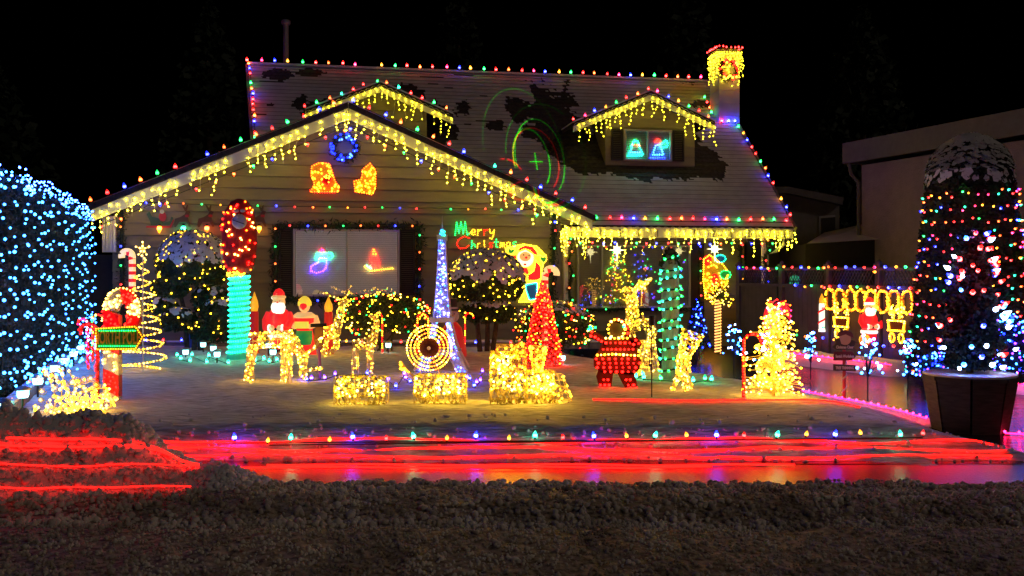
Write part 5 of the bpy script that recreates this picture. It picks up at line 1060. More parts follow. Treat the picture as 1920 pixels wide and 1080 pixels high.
# blow-moulded figures
def santa(label, px, ptop, pbot, Y, face=0., drum=False, group='lit plastic Santas'):
    s_ = S(Y); x0 = W(px, 0, Y).x; zb_ = W(0, pbot, Y).z; h = (pbot-ptop)*s_; b = V((x0, Y, zb_)); root = thing('santa_figure', label, 'Santa figure', b, group)
    Lp = lambda x, y, z: b+V((x*h*.86, y*h, z*h))
    part('boots', MB().sphere(Lp(-.07, -.02, .05), .06*h, 0, (1, 1.3, .9)).sphere(Lp(.07, -.02, .05), .06*h, 0, (1, 1.3, .9)), SBK, root, True)
    part('trousers', MB().lathe(Lp(0, 0, .06), [(.1*h, 0), (.14*h, .05*h), (.16*h, .2*h), (.15*h, .26*h)], 16, sy=.8), SR, root, True)
    part('coat', MB().lathe(Lp(0, 0, .26), [(.185*h, 0), (.18*h, .04*h), (.17*h, .1*h), (.19*h, .2*h), (.2*h, .3*h), (.16*h, .4*h), (.07*h, .45*h)], 18, sx=.84, sy=.8), SR, root, True)
    part('fur_hem', MB().lathe(Lp(0, 0, .25), [(.19*h, 0), (.205*h, .02*h), (.205*h, .05*h), (.19*h, .07*h)], 18, sx=.85, sy=.82), SWH, root, True)
    part('belt', MB().lathe(Lp(0, 0, .36), [(.178*h, 0), (.19*h, .005*h), (.19*h, .035*h), (.178*h, .04*h)], 18, sx=.86, sy=.82), SBK, root)
    for sx in (-1, 1):
        q = MB(); q.tube([Lp(sx*.17, 0, .62), Lp(sx*.215, -.05, .5), Lp(sx*.19, -.13, .4), Lp(sx*.1, -.19, .4)], [.06*h, .065*h, .058*h, .05*h], 9); part('sleeve', q, SR, root, True)
        part('mitten', MB().sphere(Lp(sx*.07, -.2, .4), .045*h), SF, root, True); part('cuff', MB().sphere(Lp(sx*.115, -.18, .4), .058*h, 0, (.6, 1, 1)), SWH, root, True)
    part('head', MB().sphere(Lp(.01*face, -.02, .79), .1*h, 0, (1, .95, 1.05)), SF, root, True)
    q = MB(); q.lathe(Lp(.02*face, -.085, .48), [(.01*h, 0), (.05*h, .06*h), (.09*h, .14*h), (.115*h, .24*h), (.09*h, .3*h), (.03*h, .31*h)], 14, sy=.62); part('beard', q, SWH, root, True)
    for sx in (-1, 1): part('eye', MB().ball(Lp(.035*sx+.015*face, -.108, .81), .009*h), SBK, root); part('moustache', MB().sphere(Lp(.03*sx+.02*face, -.125, .76), .03*h, 0, (1.3, .7, .7)), SWH, root, True)
    part('nose', MB().sphere(Lp(.02*face, -.125, .785), .018*h), SR, root, True)
    part('fur_band', MB().lathe(Lp(0, -.01, .84), [(.09*h, 0), (.11*h, .015*h), (.11*h, .04*h), (.085*h, .055*h)], 16), SWH if drum else SF, root, True)
    q = MB(); q.lathe(Lp(0, 0, .885), [(.09*h, 0), (.085*h, .05*h), (.05*h, .1*h), (.01*h, .118*h)], 14); part('hat', q, SR, root, True); part('pompom', MB().sphere(Lp(-.1, -.02, .86), .03*h), SWH, root, True)
    if drum: q = MB(); q.lathe(Lp(-.2, -.22, .14), [(.12*h, -.03*h), (.12*h, .03*h)], 16, X=V((1, 0, 0)), Y=V((0, 0, 1)), Z=V((0, -1, 0))); part('drum', q, SY, root); part('drum_ring', MB().tube([Lp(-.2+.12*math.cos(a), -.252, .14+.12*math.sin(a)) for a in np.linspace(0, 6.28, 16)[:-1]], .012*h, 4, closed=True), SR, root)
    return root
santa('lit plastic Santa with a long white beard behind the grazing reindeer', 523, 541, 662, 18.6, .6)
ysf = FP(fs(1628), 0, .4).y
santa('lit plastic Santa with a drum standing before the fence', 1630, 557, 648, ysf, -.6, True)
def carol(label, px, ptop, pbot, Y):
    s_ = S(Y); h = (pbot-ptop)*s_; b = V((W(px, 0, Y).x, Y, W(0, pbot, Y).z)); root = thing('carol_singer', label, 'plastic figure', b); Lp = lambda x, y, z: b+V((x*h, y*h, z*h))
    part('skirt', MB().lathe(b, [(.2*h, 0), (.2*h, .03*h), (.17*h, .25*h), (.13*h, .45*h)], 18, sy=.85), SR, root, True)
    part('apron', MB().lathe(Lp(.0, -.03, .2), [(.15*h, 0), (.15*h, .1*h), (.13*h, .23*h)], 14, sy=.95), SG, root, True)
    part('bodice', MB().lathe(Lp(0, 0, .44), [(.13*h, 0), (.17*h, .08*h), (.18*h, .2*h), (.1*h, .28*h)], 16, sy=.8), SR, root, True)
    part('cape_fur', MB().lathe(Lp(0, -.01, .64), [(.19*h, 0), (.2*h, .03*h), (.12*h, .09*h)], 16, sy=.85), SF, root, True)
    for sx in (-1, 1): q = MB(); q.tube([Lp(sx*.17, 0, .66), Lp(sx*.22, -.04, .54), Lp(sx*.12, -.17, .5)], [.05*h, .06*h, .045*h], 8); part('sleeve', q, SF, root, True)
    q = MB(); q.obox(Lp(0, -.2, .53), V((.11*h, 0, 0)), V((0, .02*h, 0)), V((0, 0, .055*h))); part('songbook', q, SY, root)
    part('head', MB().sphere(Lp(0, -.01, .83), .1*h, 0, (.95, .95, 1.05)), SF, root, True); part('mouth', MB().sphere(Lp(0, -.1, .8), .03*h, 0, (1, .5, .9)), SR, root, True); part('scarf', MB().sphere(Lp(0, -.085, .84), .06*h, 0, (1, .5, .9)), SR, root, True)
    part('hair', MB().lathe(Lp(0, .01, .84), [(.115*h, 0), (.115*h, .06*h), (.07*h, .13*h), (.02*h, .16*h)], 14), SY, root, True); return root
carol('lit plastic woman in red dress and green apron holding a songbook', 571, 555, 668, 18.7)
def candle(label, px, ptop, pbot, wpx, Y, flame=38, stripes=False):
    s_ = S(Y); b = V((W(px, 0, Y).x, Y, W(0, pbot, Y).z)); r = wpx/2*s_; h = (pbot-ptop)*s_; fh = flame*s_; root = thing('candle_figure', label, 'plastic candle', b, 'lit plastic candles')
    part('wax', MB().lathe(b, [(r*1.15, 0), (r*1.15, .05*h), (r, .08*h), (r*.95, h-fh), (r*.7, h-fh+.02)], 14), SWH if stripes == 2 else (DRD if not stripes else SR), root, True)
    part('flame', MB().lathe(b+V((0, 0, h-fh)), [(r*.7, 0), (r*.95, fh*.25), (r*.85, fh*.5), (r*.35, fh*.8), (r*.05, fh)], 12), emit('flame', (1, .42, .02), .8), root, True)
    if stripes:
        q = MB(); q.tube([b+V((r*1.02*math.cos(a), r*1.02*math.sin(a), .1*h+(h-fh-.12*h)*a/14)) for a in np.linspace(0, 14, 40)], .022, 5); part('stripe', q, SR, root)
    return root
candle('tall red plastic candle with an orange flame right of the turquoise trunk', 477, 547, 668, 16, 19.0); candle('red plastic candle with a yellow flame behind the raised-head reindeer', 616, 556, 668, 17, 19.0, 30)
candle('striped plastic candle standing against the fence', 1541, 550, 622, 11, FP(fs(1541), 0, .3).y, 20, 2)
# snowman in a red coat behind the tower
Ys = 18.4; b = V((W(848, 0, Ys).x, Ys, 0)); sm = thing('snowman_figure', 'plastic snowman with a tall black hat and red coat behind the tower', 'plastic figure', b); s_ = S(Ys); zq = lambda py: W(0, py, Ys).z
part('coat', MB().lathe(b, [(.3, 0), (.3, .1), (.26, zq(640)), (.2, zq(615)), (.1, zq(604))], 16), DRD, sm, True); part('head', MB().sphere(V((b.x, Ys, zq(592))), 13*s_), mat('dim_white', (.6, .55, .5), .6), sm, True)
q = MB(); q.lathe(V((b.x, Ys, zq(582))), [(15*s_, 0), (15*s_, .03), (9*s_, .035), (9*s_, 22*s_)], 14); part('hat', q, BLACK, sm); part('hat_band', MB().lathe(V((b.x, Ys, zq(580))), [(10*s_, 0), (10*s_, .05)], 14), mat('dim_white', (.6, .55, .5), .6), sm); part('nose', MB().lathe(V((b.x, Ys-13*s_, zq(592))), [(.03, 0), (.005, .12)], 8, X=V((1, 0, 0)), Y=V((0, 0, 1)), Z=V((0, -1, 0))), pigment('carrot', (.7, .2, .03)), sm)
for sx in (-1, 1): part('eye', MB().ball(V((b.x+sx*.05, Ys-12.4*s_, zq(588))), .014), BLACK, sm)
# candy canes
def cane(label, px, ptop, pbot, Y, rad_px, hook=1, hookw=15, stripes=('red', 'lemon'), lit=True, tube_only=False, group='candy canes on the lawn'):
    s_ = S(Y); b = V((W(px, 0, Y).x, Y, W(0, pbot, Y).z)); hw = hookw*s_; zt_ = W(0, ptop, Y).z-hw; root = thing('candy_cane', label, 'candy cane', b, group)
    P = [b+V((0, 0, t)) for t in np.linspace(0, zt_-b.z, 14)]+[V((b.x+hook*hw*(1-math.cos(a)), Y, zt_+hw*math.sin(a))) for a in np.linspace(.25, math.pi+.25, 12)]; r = rad_px*s_
    return root, P, r
root, P, r = cane('large glowing red and white candy cane behind the North Pole sign', 248, 471, 655, 19., 6, -1, 10)
part('tube', MB().tube(P, r, 10), emit('cane_white', (1, .66, .22), 1., (.8, .7, .6)), root, True); RP_ = resample(P, .16)
for i in range(0, len(RP_)-1):
    d = (RP_[i+1]-RP_[i]); part('stripe', MB().tube([RP_[i]+V((0, 0, .0)), RP_[i]+d*.45+V((.0, 0, 0))], r*1.06, 10), SR, root)
root, P, r = cane('glowing candy cane hook behind the red cone tree', 1022, 503, 660, 17.6, 6, 1, 11)
part('tube', MB().tube(P, r, 10), emit('cane_white', (1, .66, .22), 1.), root, True); RP_ = resample(P, .15)
for i in range(0, len(RP_)-1): d = (RP_[i+1]-RP_[i]); part('stripe', MB().tube([RP_[i], RP_[i]+d*.5], r*1.06, 10), SR, root)
for (px, pt, pb, Yc, hk, lab) in ((872, 587, 664, 19., 1, 'thin bulb candy cane right of the tower'), (717, 588, 664, 19.0, -1, 'thin bulb candy cane behind the small fawn'), (783, 588, 664, 19., 1, 'thin bulb candy cane left behind the bulb wheel'), (803, 590, 664, 19., -1, 'thin bulb candy cane right behind the bulb wheel')):
    root, P, r = cane(lab, px, pt, pb, Yc, 2.2, hk, 8); part('tube', MB().tube(P, r*.8, 6), REDT, root); pts = resample(P, .045)
    for c_, off in (('red', 0), ('gold', 1)): bulbs_part([p-V((0, r, 0)) for i, p in enumerate(pts) if (i//3) % 2 == off], c_, .016, root, .7)
# spiral tree
Bp = gp(268, 697); Ysp = Bp.y; s_ = S(Ysp); stx = thing('spiral_tree', 'gold rope-light spiral tree on a centre pole left of the topiary', 'spiral tree light', Bp); zT = W(0, 470, Ysp).z; P = []
for i in range(260):
    t = i/259; a = t*6.283*9.3+1.2; r = (42*(1-t)**1.0+3)*s_; P.append(Bp+V((r*math.cos(a), r*math.sin(a), .02+(zT-Bp.z-.1)*t**.92)))
part('spiral', MB().tube(P, .014, 5), GOLDW, stx); part('pole', MB().tube([Bp, V((Bp.x, Bp.y, zT))], .012, 6), WCABLE, stx); bulbs_part([p+V((random.uniform(-.015, .015), -.02, 0)) for p in resample(P, .062)], ['warm', 'gold'], .018, stx, .65)
q = MB(); B = []; cc_ = V((Bp.x, Bp.y, zT+.03))
for i in range(5): a = 6.283*i/5+1.57; q.tube([cc_, cc_+V((.12*math.cos(a), 0, .12*math.sin(a)))], .012, 4); B += [cc_+V((.12*f*math.cos(a), -.02, .12*f*math.sin(a))) for f in (.4, 1)]
part('star', q, GOLDW, stx); bulbs_part(B, 'warm', .018, stx, .8); part('base_ring', MB().tube([Bp+V((.42*math.cos(a), .42*math.sin(a), .02)) for a in np.linspace(0, 6.28, 30)[:-1]], .012, 4, closed=True), WCABLE, stx)
# North Pole candy-cane post with arrow board
Bp = gp(208, 752); Yn = Bp.y; s_ = S(Yn); npo = thing('north_pole_sign', 'candy cane post with a green arrow board reading North Pole', 'light-up sign', Bp)
for i, (a, b, m_) in enumerate([(752, 730, 0), (730, 690, 1), (690, 652, 0), (652, 610, 1), (610, 578, 1)]):
    o = [(193, a), (222, a-2 if i == 0 else a-(-14 if False else 0)+14 if i else a-2), (222, b+14), (193, b)]
    part('stripe', MB().prism(pxpts(o, Yn), V((0, .12, 0))), [SILVER, REDT][m_], npo); bulbs_part(fillpts(o, Yn, 14 if m_ else 12), 'red' if m_ else 'warm', .017, npo, .8 if m_ else .6)
for (cx, cy, rx, ry, a0, a1, m_) in ((228, 580, 34, 40, 95, 180, 0), (228, 580, 34, 40, 30, 95, 1), (228, 580, 34, 40, -20, 30, 0)):
    o = ell(cx, cy, rx, ry, 10, a0, a1)+ell(cx+2, cy+4, rx*.32, ry*.36, 6, a1, a0); part('hook_stripe', MB().prism(pxpts(o, Yn+.02), V((0, .1, 0))), [SILVER, REDT][m_], npo); bulbs_part(fillpts(o, Yn+.02, 15), 'red' if m_ else 'warm', .018, npo, .8); bulbs_part(along(pxpts(ell(cx, cy, rx, ry, 10, a0, a1), Yn-.0), .05), 'warm', .014, npo, .6)
o = [(240, 585), (256, 588), (262, 600), (258, 613), (234, 613)]; part('hook_stripe', MB().prism(pxpts(o, Yn+.03), V((0, .09, 0))), REDT, npo); bulbs_part(fillpts(o, Yn+.02, 10), 'red', .018, npo, .8)
o = [(181, 616), (255, 612), (268, 632), (255, 654), (181, 655)]
bd = part('arrow_board', MB().prism(pxpts(o, Yn-.1), V((0, .05, 0))), mat('board_green', (.02, .16, .03), .4, .3, 20), npo)
part('board_border', MB().tube(pxpts(o, Yn-.105), .016, 4, closed=True), GOLDT, bd); bulbs_part([p-V((0, .02, 0)) for p in along(pxpts(o, Yn-.12), .035, True)], 'amber', .0095, bd, .5)
def text(txt, loc, size, m_, parent, rx=90, rz=0, ext=.004, name='lettering', sx=1., align='CENTER'):
    cu = bpy.data.curves.new('lettering', 'FONT'); cu.body = txt; cu.size = size; cu.extrude = ext; cu.align_x = align; cu.align_y = 'CENTER'; cu.materials.append(m_); cu.offset = size*.02
    t_ = bpy.data.objects.new('text_source', cu); me = bpy.data.meshes.new_from_object(t_); bpy.data.objects.remove(t_); me.name = 'lettering'
    o = bpy.data.objects.new(name, me); COL.objects.link(o); o.parent = parent; o.location = V(loc)-wl(parent); o.rotation_euler = (R(rx), 0, R(rz)); o.scale = (sx, 1, 1); return o
text('NORTH POLE', W(219, 634, Yn-.112), 34*s_, emit('sign_gold', (1, .62, .08), .8, (.7, .5, .1)), bd, sx=.42); bulbs_part([W(186+4.2*i, y_, Yn-.125) for i in range(17) for y_ in (620, 649)], 'green', .008, bd, 1.)
# cluster of small red bulb candy canes left of the sign
for i, (px, pt, pb, hk, hw_, lab, cs_) in enumerate(((183, 607, 742, -1, 16, 'tall red bulb candy cane beside the North Pole post', ('red',)), (165, 598, 690, -1, 9, 'pink and white bulb candy cane, left of the sign', ('red', 'white', 'pink')), (174, 590, 675, 1, 10, 'short bulb candy cane with green and red bulbs by the sign', ('red', 'green', 'warm')))):
    Yc = gp(px, 745).y if i == 0 else Yn+.4; root, P, r = cane(lab, px, pt, pb, Yc, 3.4 if i == 0 else 2.2, hk, hw_); part('tube', MB().tube(P, r, 6), REDT, root); bulbs_part([p+V((random.uniform(-r, r), -r*1.05, 0)) for p in resample(P, .03)], list(cs_), .015, root, .75)
# wire sleigh with curls front left
Bp = gp(140, 772); Yl = Bp.y; sl_ = thing('wire_sleigh', 'small gold wire sleigh with curled scrolls beside the hedge bulbs', 'sleigh light', Bp); 
for dy in (-.16, .16):
    q = MB(); B = []
    for o in ([(76, 764), (82, 760), (80, 754), (74, 757), (80, 768), (120, 770), (190, 770), (204, 762), (206, 748)], [(112, 768), (118, 742), (104, 708), (96, 690)], [(118, 742), (140, 760), (180, 762), (192, 736), (186, 728)], [(118, 700), (132, 725), (150, 735), (186, 730)], [(192, 736), (198, 768)], [(150, 735), (152, 768)], [(128, 722), (126, 768)]):
        pts = [p+V((0, dy, 0)) for p in pxpts(o, Yl)]; q.tube(pts, .007, 4); B += [p+V((random.uniform(-.03, .03), -.01, random.uniform(-.03, .03))) for p in resample(pts, .055)]
    for cx, cy, rr in ((100, 694, 9), (86, 706, 8), (148, 714, 9), (160, 712, 8), (134, 716, 9), (92, 730, 8), (90, 746, 6), (170, 724, 8)):
        q.tube([W(cx+rr*(1-a/14)*math.cos(a), cy+rr*(1-a/14)*math.sin(a), Yl)+V((0, dy, 0)) for a in np.linspace(0, 12.5, 26)], .006, 3); B.append(W(cx, cy, Yl)+V((0, dy-.02, 0)))
    o = part('side_frame', q, GOLDW, sl_); bulbs_part(B, ['gold', 'warm'], .019, o, .62)
q = MB()
for a in ((112, 768), (190, 768), (118, 742), (192, 736), (150, 735), (128, 722)): q.tube([W(a[0], a[1], Yl)-V((0, .16, 0)), W(a[0], a[1], Yl)+V((0, .16, 0))], .006, 3)
part('cross_bar', q, GOLDW, sl_); bulbs_part([W(random.uniform(120, 198), random.uniform(738, 768), Yl)+V((0, random.uniform(-.18, .1), 0)) for _ in range(70)], 'gold', .02, sl_, .62)
# turquoise lit trunk with a red wrapped crown
Bp = gp(449, 671); Yp = Bp.y; s_ = S(Yp); po = thing('wrapped_trunk', 'post wrapped in red cloth with a reindeer face above a turquoise-lit trunk', 'wrapped tree', Bp); z_ = lambda py: W(0, py, Yp).z
TQ = mat('turquoise_wrap', (.14, .72, .5), .6, .15, 8, .01, 25); part('trunk', MB().lathe(Bp, [(24*s_, -.05), (23*s_, .06), (19*s_, .2), (18*s_, z_(600)), (18.5*s_, z_(514))], 18), TQ, po, True)
q = MB(); q.lathe(V((Bp.x, Bp.y, z_(512))), [(20*s_, 0), (27*s_, 14*s_), (32*s_, 50*s_), (32*s_, 85*s_), (27*s_, 115*s_), (17*s_, 133*s_), (5*s_, 139*s_)], 18, X=V((1, 0, 0)), sy=.9); part('red_wrap', q, mat('red_cloth', (.3, .008, .014), .8, .3, 10, .02, 15), po, True)
c = V((W(458, 0, Yp).x, Yp-30*s_, z_(417))); part('face', MB().sphere(c, 14*s_, 0, (1, .35, 1)), mat('face_grey', (.5, .48, .55), .7), po, True); part('nose', MB().sphere(c+V((-3*s_, -5*s_, 9*s_)), 4*s_), mat('face_grey', (.5, .48, .55)), po, True)
for sx in (-1, 1): part('eye', MB().ball(c+V((sx*3*s_, -4*s_, 14*s_)), 1.4*s_), SBK, po); part('ear', MB().sphere(c+V((sx*6*s_, 0, 20*s_)), 4*s_, 0, (1.3, .5, .8)), mat('face_grey', (.5, .48, .55)), po, True)
part('mouth_line', MB().tube([c+V((-12*s_, -4*s_, 3*s_)), c+V((0, -5.4*s_, -1*s_)), c+V((11*s_, -4*s_, -5*s_))], .008, 4), SBK, po)
l = thing('string_lights', 'red-glowing bulbs scattered over the red wrapped crown', 'string lights', V((Bp.x, Bp.y-.4, z_(512)))); P = []
for _ in range(70):
    t = random.uniform(.03, .96); a = random.uniform(3.3, 6.1); rr = np.interp(t*139, [0, 14, 50, 85, 115, 133, 139], [20, 27, 32, 32, 27, 17, 5])*s_*1.05; P.append(V((Bp.x+rr*math.cos(a), Bp.y+rr*.92*math.sin(a), z_(512)+t*139*s_)))
bulbs_each(P, ['red', 'orange', 'warm'], .02, l, 1.2)
l = thing('rope_light', 'turquoise rope light wound round the turquoise trunk', 'rope light', V((Bp.x, Bp.y-.3, 0))); P = [V((Bp.x+(19.5+4*max(0, 1-i/60))*s_*math.cos(a), Bp.y+(19.5+4*max(0, 1-i/60))*s_*math.sin(a), .06+(z_(516)-.08)*i/400)) for i, a in enumerate(np.linspace(0, 6.283*15, 401))]
part('tube', MB().tube(P, .008, 4), CABLE, l); bulbs_part([p for p in resample(P, .05) if p.y < Bp.y+.02], 'teal', .015, l, 2.6)
bulbs_part([V((Bp.x+random.uniform(-18, 20)*s_, Yp-.24, z_(514)+random.uniform(-.05, .05))) for _ in range(26)], 'gold', .018, l, .7)
# pale trunk wound with green bulbs
Bp = gp(1257, 709); Yg = Bp.y; s_ = S(Yg); gt = thing('palm_trunk', 'pale shaggy tree trunk left of the goblet frame', 'tree', Bp); z_ = lambda py: W(0, py, Yg).z
part('trunk', MB().lathe(Bp, [(18*s_, -.05), (17*s_, .1), (15*s_, z_(640)), (17*s_, z_(560)), (16*s_, z_(505)), (10*s_, z_(480)), (4*s_, z_(472))], 18), mat('pale_bark', (.34, .36, .33), .9, .2, 8, .02, 25, stretch=(3, 3, .6)), gt, True)
fr = leafcloud(260, lambda: (V((Bp.x+random.gauss(0, 6)*s_, Bp.y+random.gauss(0, 5)*s_, z_(486)+random.gauss(0, 7)*s_)), V((0, 0, 1))), .12); part('crown', fr, LEAFD, gt, kind='stuff')
l = thing('light_string', 'green bulbs on black cable wound round the pale trunk', 'string lights', V((Bp.x, Bp.y-.35, 0))); P = []
for i in range(400):
    t = i/399; a = t*6.283*12+.8*math.sin(i*.11); rr = np.interp(t*235, [0, 20, 70, 150, 205, 228], [18.5, 18, 16, 17.5, 17, 11])*s_*1.05; P.append(V((Bp.x+rr*math.cos(a), Bp.y+rr*math.sin(a), .05+t*(z_(482)-.05))))
part('cable', MB().tube(P, .012, 5), BLACK, l)
for p in resample(P, .125): put('bulb', bulb_mesh('teal' if random.random() < .5 else 'green', .075, .8), p, l, V((p.x-Bp.x, p.y-Bp.y, random.uniform(-.1, .2))))
# bulbs lying on the snow
def scatter(label, pts, cols, L=.08, k=1.4, cable=True):
    Pq = [gp(*p) for p in pts]; root = thing('light_string', label, 'string lights', Pq[0]); cp = [p+V((0, .02, .012)) for p in Pq]; part('cable', MB().tube(cp, .008, 4), CABLE, root)
    for i, p in enumerate(Pq): put('bulb', bulb_mesh(cols[i % len(cols)], L, k), p+V((0, 0, .03)), root, (random.uniform(-.4, .4), random.uniform(-.5, .1), 1))
scatter('violet bulbs lying on the snow left of the first train car', [(566, 712), (584, 714), (575, 716), (610, 713), (628, 706), (688, 704)], ['violet', 'violet', 'blue']); scatter('violet and blue bulbs lying on the snow between the train cars', [(728, 716), (742, 729), (758, 705), (760, 713), (770, 720)], ['violet', 'blue', 'violet'])
scatter('violet and blue bulbs lying on the snow between second car and engine', [(876, 712), (880, 715), (894, 722), (900, 718), (890, 728), (905, 700)], ['violet', 'blue', 'violet']); scatter('green bulbs lying on the snow round the pale trunk', [(1192, 711), (1206, 706), (1207, 713), (1240, 715), (1300, 719), (1322, 715), (1334, 717)], ['teal', 'green'], .1, 1.6)
scatter('turquoise bulbs lying on the snow left of the turquoise trunk', [(333, 670), (338, 676), (356, 680), (360, 669), (388, 683), (392, 671), (428, 684)], ['teal'], .09, 2.); scatter('turquoise bulbs lying on the snow right of the turquoise trunk', [(478, 680), (494, 676), (505, 682), (520, 679)], ['teal'], .09, 2.)
def edge_string(label, a, b, n, cols, L, k=1.2, skip=()):
    P = [a.lerp(b, i/(n-1)) for i in range(n)]; root = thing('light_string', label, 'string lights', a, 'coloured bulbs staked along the lawn edges'); part('cable', MB().tube([p+V((0, .02, 0)) for p in P], .008, 4), CABLE, root)
    for i, p in enumerate(P): put('bulb', bulb_mesh(cols[i % len(cols)], L, k), p+V((random.uniform(-.03, .03), random.uniform(-.04, .04), .04)), root, (random.uniform(-.3, .3), random.uniform(-.3, .1), 1))
e0 = gp(2, 826); e1 = gp(158, 650); edge_string('coloured bulbs along the left edge of the lawn beside the hedge', e0+V((-.1, 0, .12)), e1+V((-.1, 0, .14)), 46, ['blue', 'orange', 'teal', 'red', 'orange', 'teal', 'amber', 'teal', 'ice', 'red', 'amber', 'blue'], .11, 1.3)
edge_string('coloured bulbs along the kerb of the planting bed', gp(170, 652)+V((0, .05, .12)), gp(1030, 658)+V((0, .05, .12)), 26, ['green', 'red', 'amber', 'blue', 'red', 'blue', 'amber', 'red'], .09, 1.)
edge_string('coloured bulbs standing along the front edge of the lawn', gp(440, 838)+V((0, -.1, .06)), gp(1675, 830)+V((0, -.1, .06)), 12, ['blue', 'teal', 'blue', 'teal'], .085, 2.2)
edge_string('small amber bulbs between the larger ones along the lawn front', gp(507, 840)+V((0, -.06, .04)), gp(1727, 826)+V((0, -.06, .04)), 12, ['amber', 'amber', 'red'], .07, 1.)
# solar path lamps
SLW = emit('lamp_glow', (.35, .95, 1), 5.)
def lamp(label, px, py, base_py, Y=None, r=.085):
    Y = Y or gp(px, base_py).y; b = W(px, base_py, Y); z_ = W(0, py, Y).z; c = V((b.x, Y, z_)); root = thing('path_lamp', label, 'path lamp', b, 'turquoise solar path lamps')
    part('lens', MB().lathe(c-V((0, 0, .05)), [(r*.65, 0), (r*.8, .03), (r*.8, .09)], 10), SLW, root); part('cap', MB().lathe(c+V((0, 0, .045)), [(r*1.05, 0), (r*1.1, .02), (r*.5, .05), (.01, .055)], 12), GREY, root); part('stake', MB().tube([b-V((0, 0, .03)), c-V((0, 0, .05))], .014, 6), BLACK, root)
for i, (x, y, yb) in enumerate(((4, 762, 800), (43, 738, 775), (71, 714, 745), (103, 690, 725), (122, 676, 700), (138, 663, 688), (151, 651, 675))): lamp('square glowing path lamp by the hedge, %s from the street' % ['first', 'second', 'third', 'fourth', 'fifth', 'sixth', 'seventh'][i], x, y, yb)
for lab, x, y, yb in (('path lamp left of the turquoise trunk, leftmost', 348, 660, 671), ('path lamp behind the others left of the turquoise trunk', 381, 646, 660), ('path lamp left of the turquoise trunk, middle', 400, 653, 668), ('path lamp nearest to the turquoise trunk on its left', 407, 664, 681), ('path lamp under the belly of the grazing reindeer', 503, 648, 668), ('path lamp right of the grazing reindeer legs', 512, 660, 680), ('path lamp behind the small fawn', 728, 647, 662), ('path lamp under the red cone tree', 1054, 671, 682)): lamp(lab, x, y, yb, None, .075)
# red cone tree
Bp = gp(1018, 684); Yr = Bp.y; s_ = S(Yr); rt = thing('red_cone_tree', 'red tinsel cone tree covered in red bulbs', 'cone tree light', Bp); zT = W(0, 528, Yr).z; q = MB(); P = []
for i in range(13): t = i/12; r = (33*(1-t)**.8+3)*s_; q.tube([V((Bp.x+r*math.cos(a), Bp.y+r*math.sin(a), t*zT)) for a in np.linspace(0, 6.28, 19)[:-1]], .008, 3, closed=True)
for a in np.linspace(0, 6.28, 13)[:-1]: q.tube([V((Bp.x+(33*(1-t)**.8+3)*s_*math.cos(a), Bp.y+(33*(1-t)**.8+3)*s_*math.sin(a), t*zT)) for t in np.linspace(0, 1, 6)], .008, 3)
part('frame', q, REDT, rt); m = MB(); F = []
for i in range(310):
    t = (i/310)**1.15; a = i*2.39996; r = (33*(1-t)**.8+3)*s_*1.02; P.append(V((Bp.x+r*math.cos(a), Bp.y+r*math.sin(a), .03+t*zT*.98)))
for _ in range(1500): t = random.random()**1.2; a = random.uniform(0, 6.28); r = (33*(1-t)**.8+3)*s_*random.uniform(.9, 1); F.append(V((Bp.x+r*math.cos(a), Bp.y+r*math.sin(a), t*zT)))
flakes(m, F, .022); part('tinsel', m, REDT, rt, kind='stuff'); bulbs_each([p for p in P if p.y < Bp.y+.1], ['red', 'red', 'orange'], .021, rt, 1.1)
# red bulb-frame Santa on the lawn
Bp = gp(1160, 727); Yf = Bp.y; RS = thing('bulb_santa', 'dark red Santa outline filled with rows of red bulbs, one arm waving', 'light figure', Bp)
for nm, o, m_ in (('coat', [(1132, 640), (1148, 634), (1180, 634), (1192, 642), (1196, 660), (1202, 676), (1198, 694), (1184, 703), (1126, 698), (1114, 688), (1113, 672), (1124, 655)], MAROON), ('arm', [(1134, 652), (1130, 644), (1112, 636), (1102, 626), (1108, 618), (1124, 626), (1140, 636)], MAROON), ('arm', [(1180, 634), (1194, 632), (1204, 644), (1198, 654), (1186, 650)], MAROON), ('leg', [(1122, 694), (1150, 698), (1146, 728), (1124, 728), (1118, 706)], MAROON), ('leg', [(1158, 700), (1188, 698), (1194, 716), (1196, 728), (1172, 728)], MAROON), ('hat', [(1142, 602), (1152, 596), (1170, 600), (1182, 616), (1180, 634), (1170, 630), (1166, 608)], MAROON), ('face', ell(1156, 617, 13, 15), mat('dark_face', (.08, .05, .03), .8))):
    part(nm, MB().prism(pxpts(o, Yf), V((0, .04, 0))), m_, RS)
B = [W(x, y, Yf-.03) for y, xs in ((643, range(1136, 1190, 9)), (655, range(1131, 1190, 8)), (673, range(1118, 1200, 12)), (681, range(1122, 1200, 11)), (689, range(1120, 1198, 12)), (697, range(1134, 1192, 11)), (712, (1132, 1140, 1174, 1182)), (722, (1126, 1134, 1142, 1178, 1188)), (727, (1128, 1140, 1182, 1193))) for x in xs]+[W(x, y, Yf-.03) for x, y in ((1158, 599), (1166, 602), (1173, 607), (1176, 615), (1177, 625), (1108, 630), (1116, 632), (1122, 636), (1128, 640), (1110, 622), (1192, 638), (1198, 644), (1188, 646))]
bulbs_each(B, 'red', .02, RS, .9); bulbs_each([W(1156+16*math.cos(a), 617+18*math.sin(a), Yf-.03) for a in np.linspace(0, 6.28, 15)[:-1]]+[W(x, 664+abs(x-1150)*.06, Yf-.03) for x in range(1120, 1198, 7)]+[W(x, 634, Yf-.03) for x in range(1136, 1184, 8)], ['gold', 'warm'], .02, RS, .7); bulbs_each([W(x, y, Yf-.03) for x, y in ((1104, 618), (1110, 616), (1116, 614), (1107, 612), (1170, 612), (1172, 618))], 'green', .022, RS, 1.)
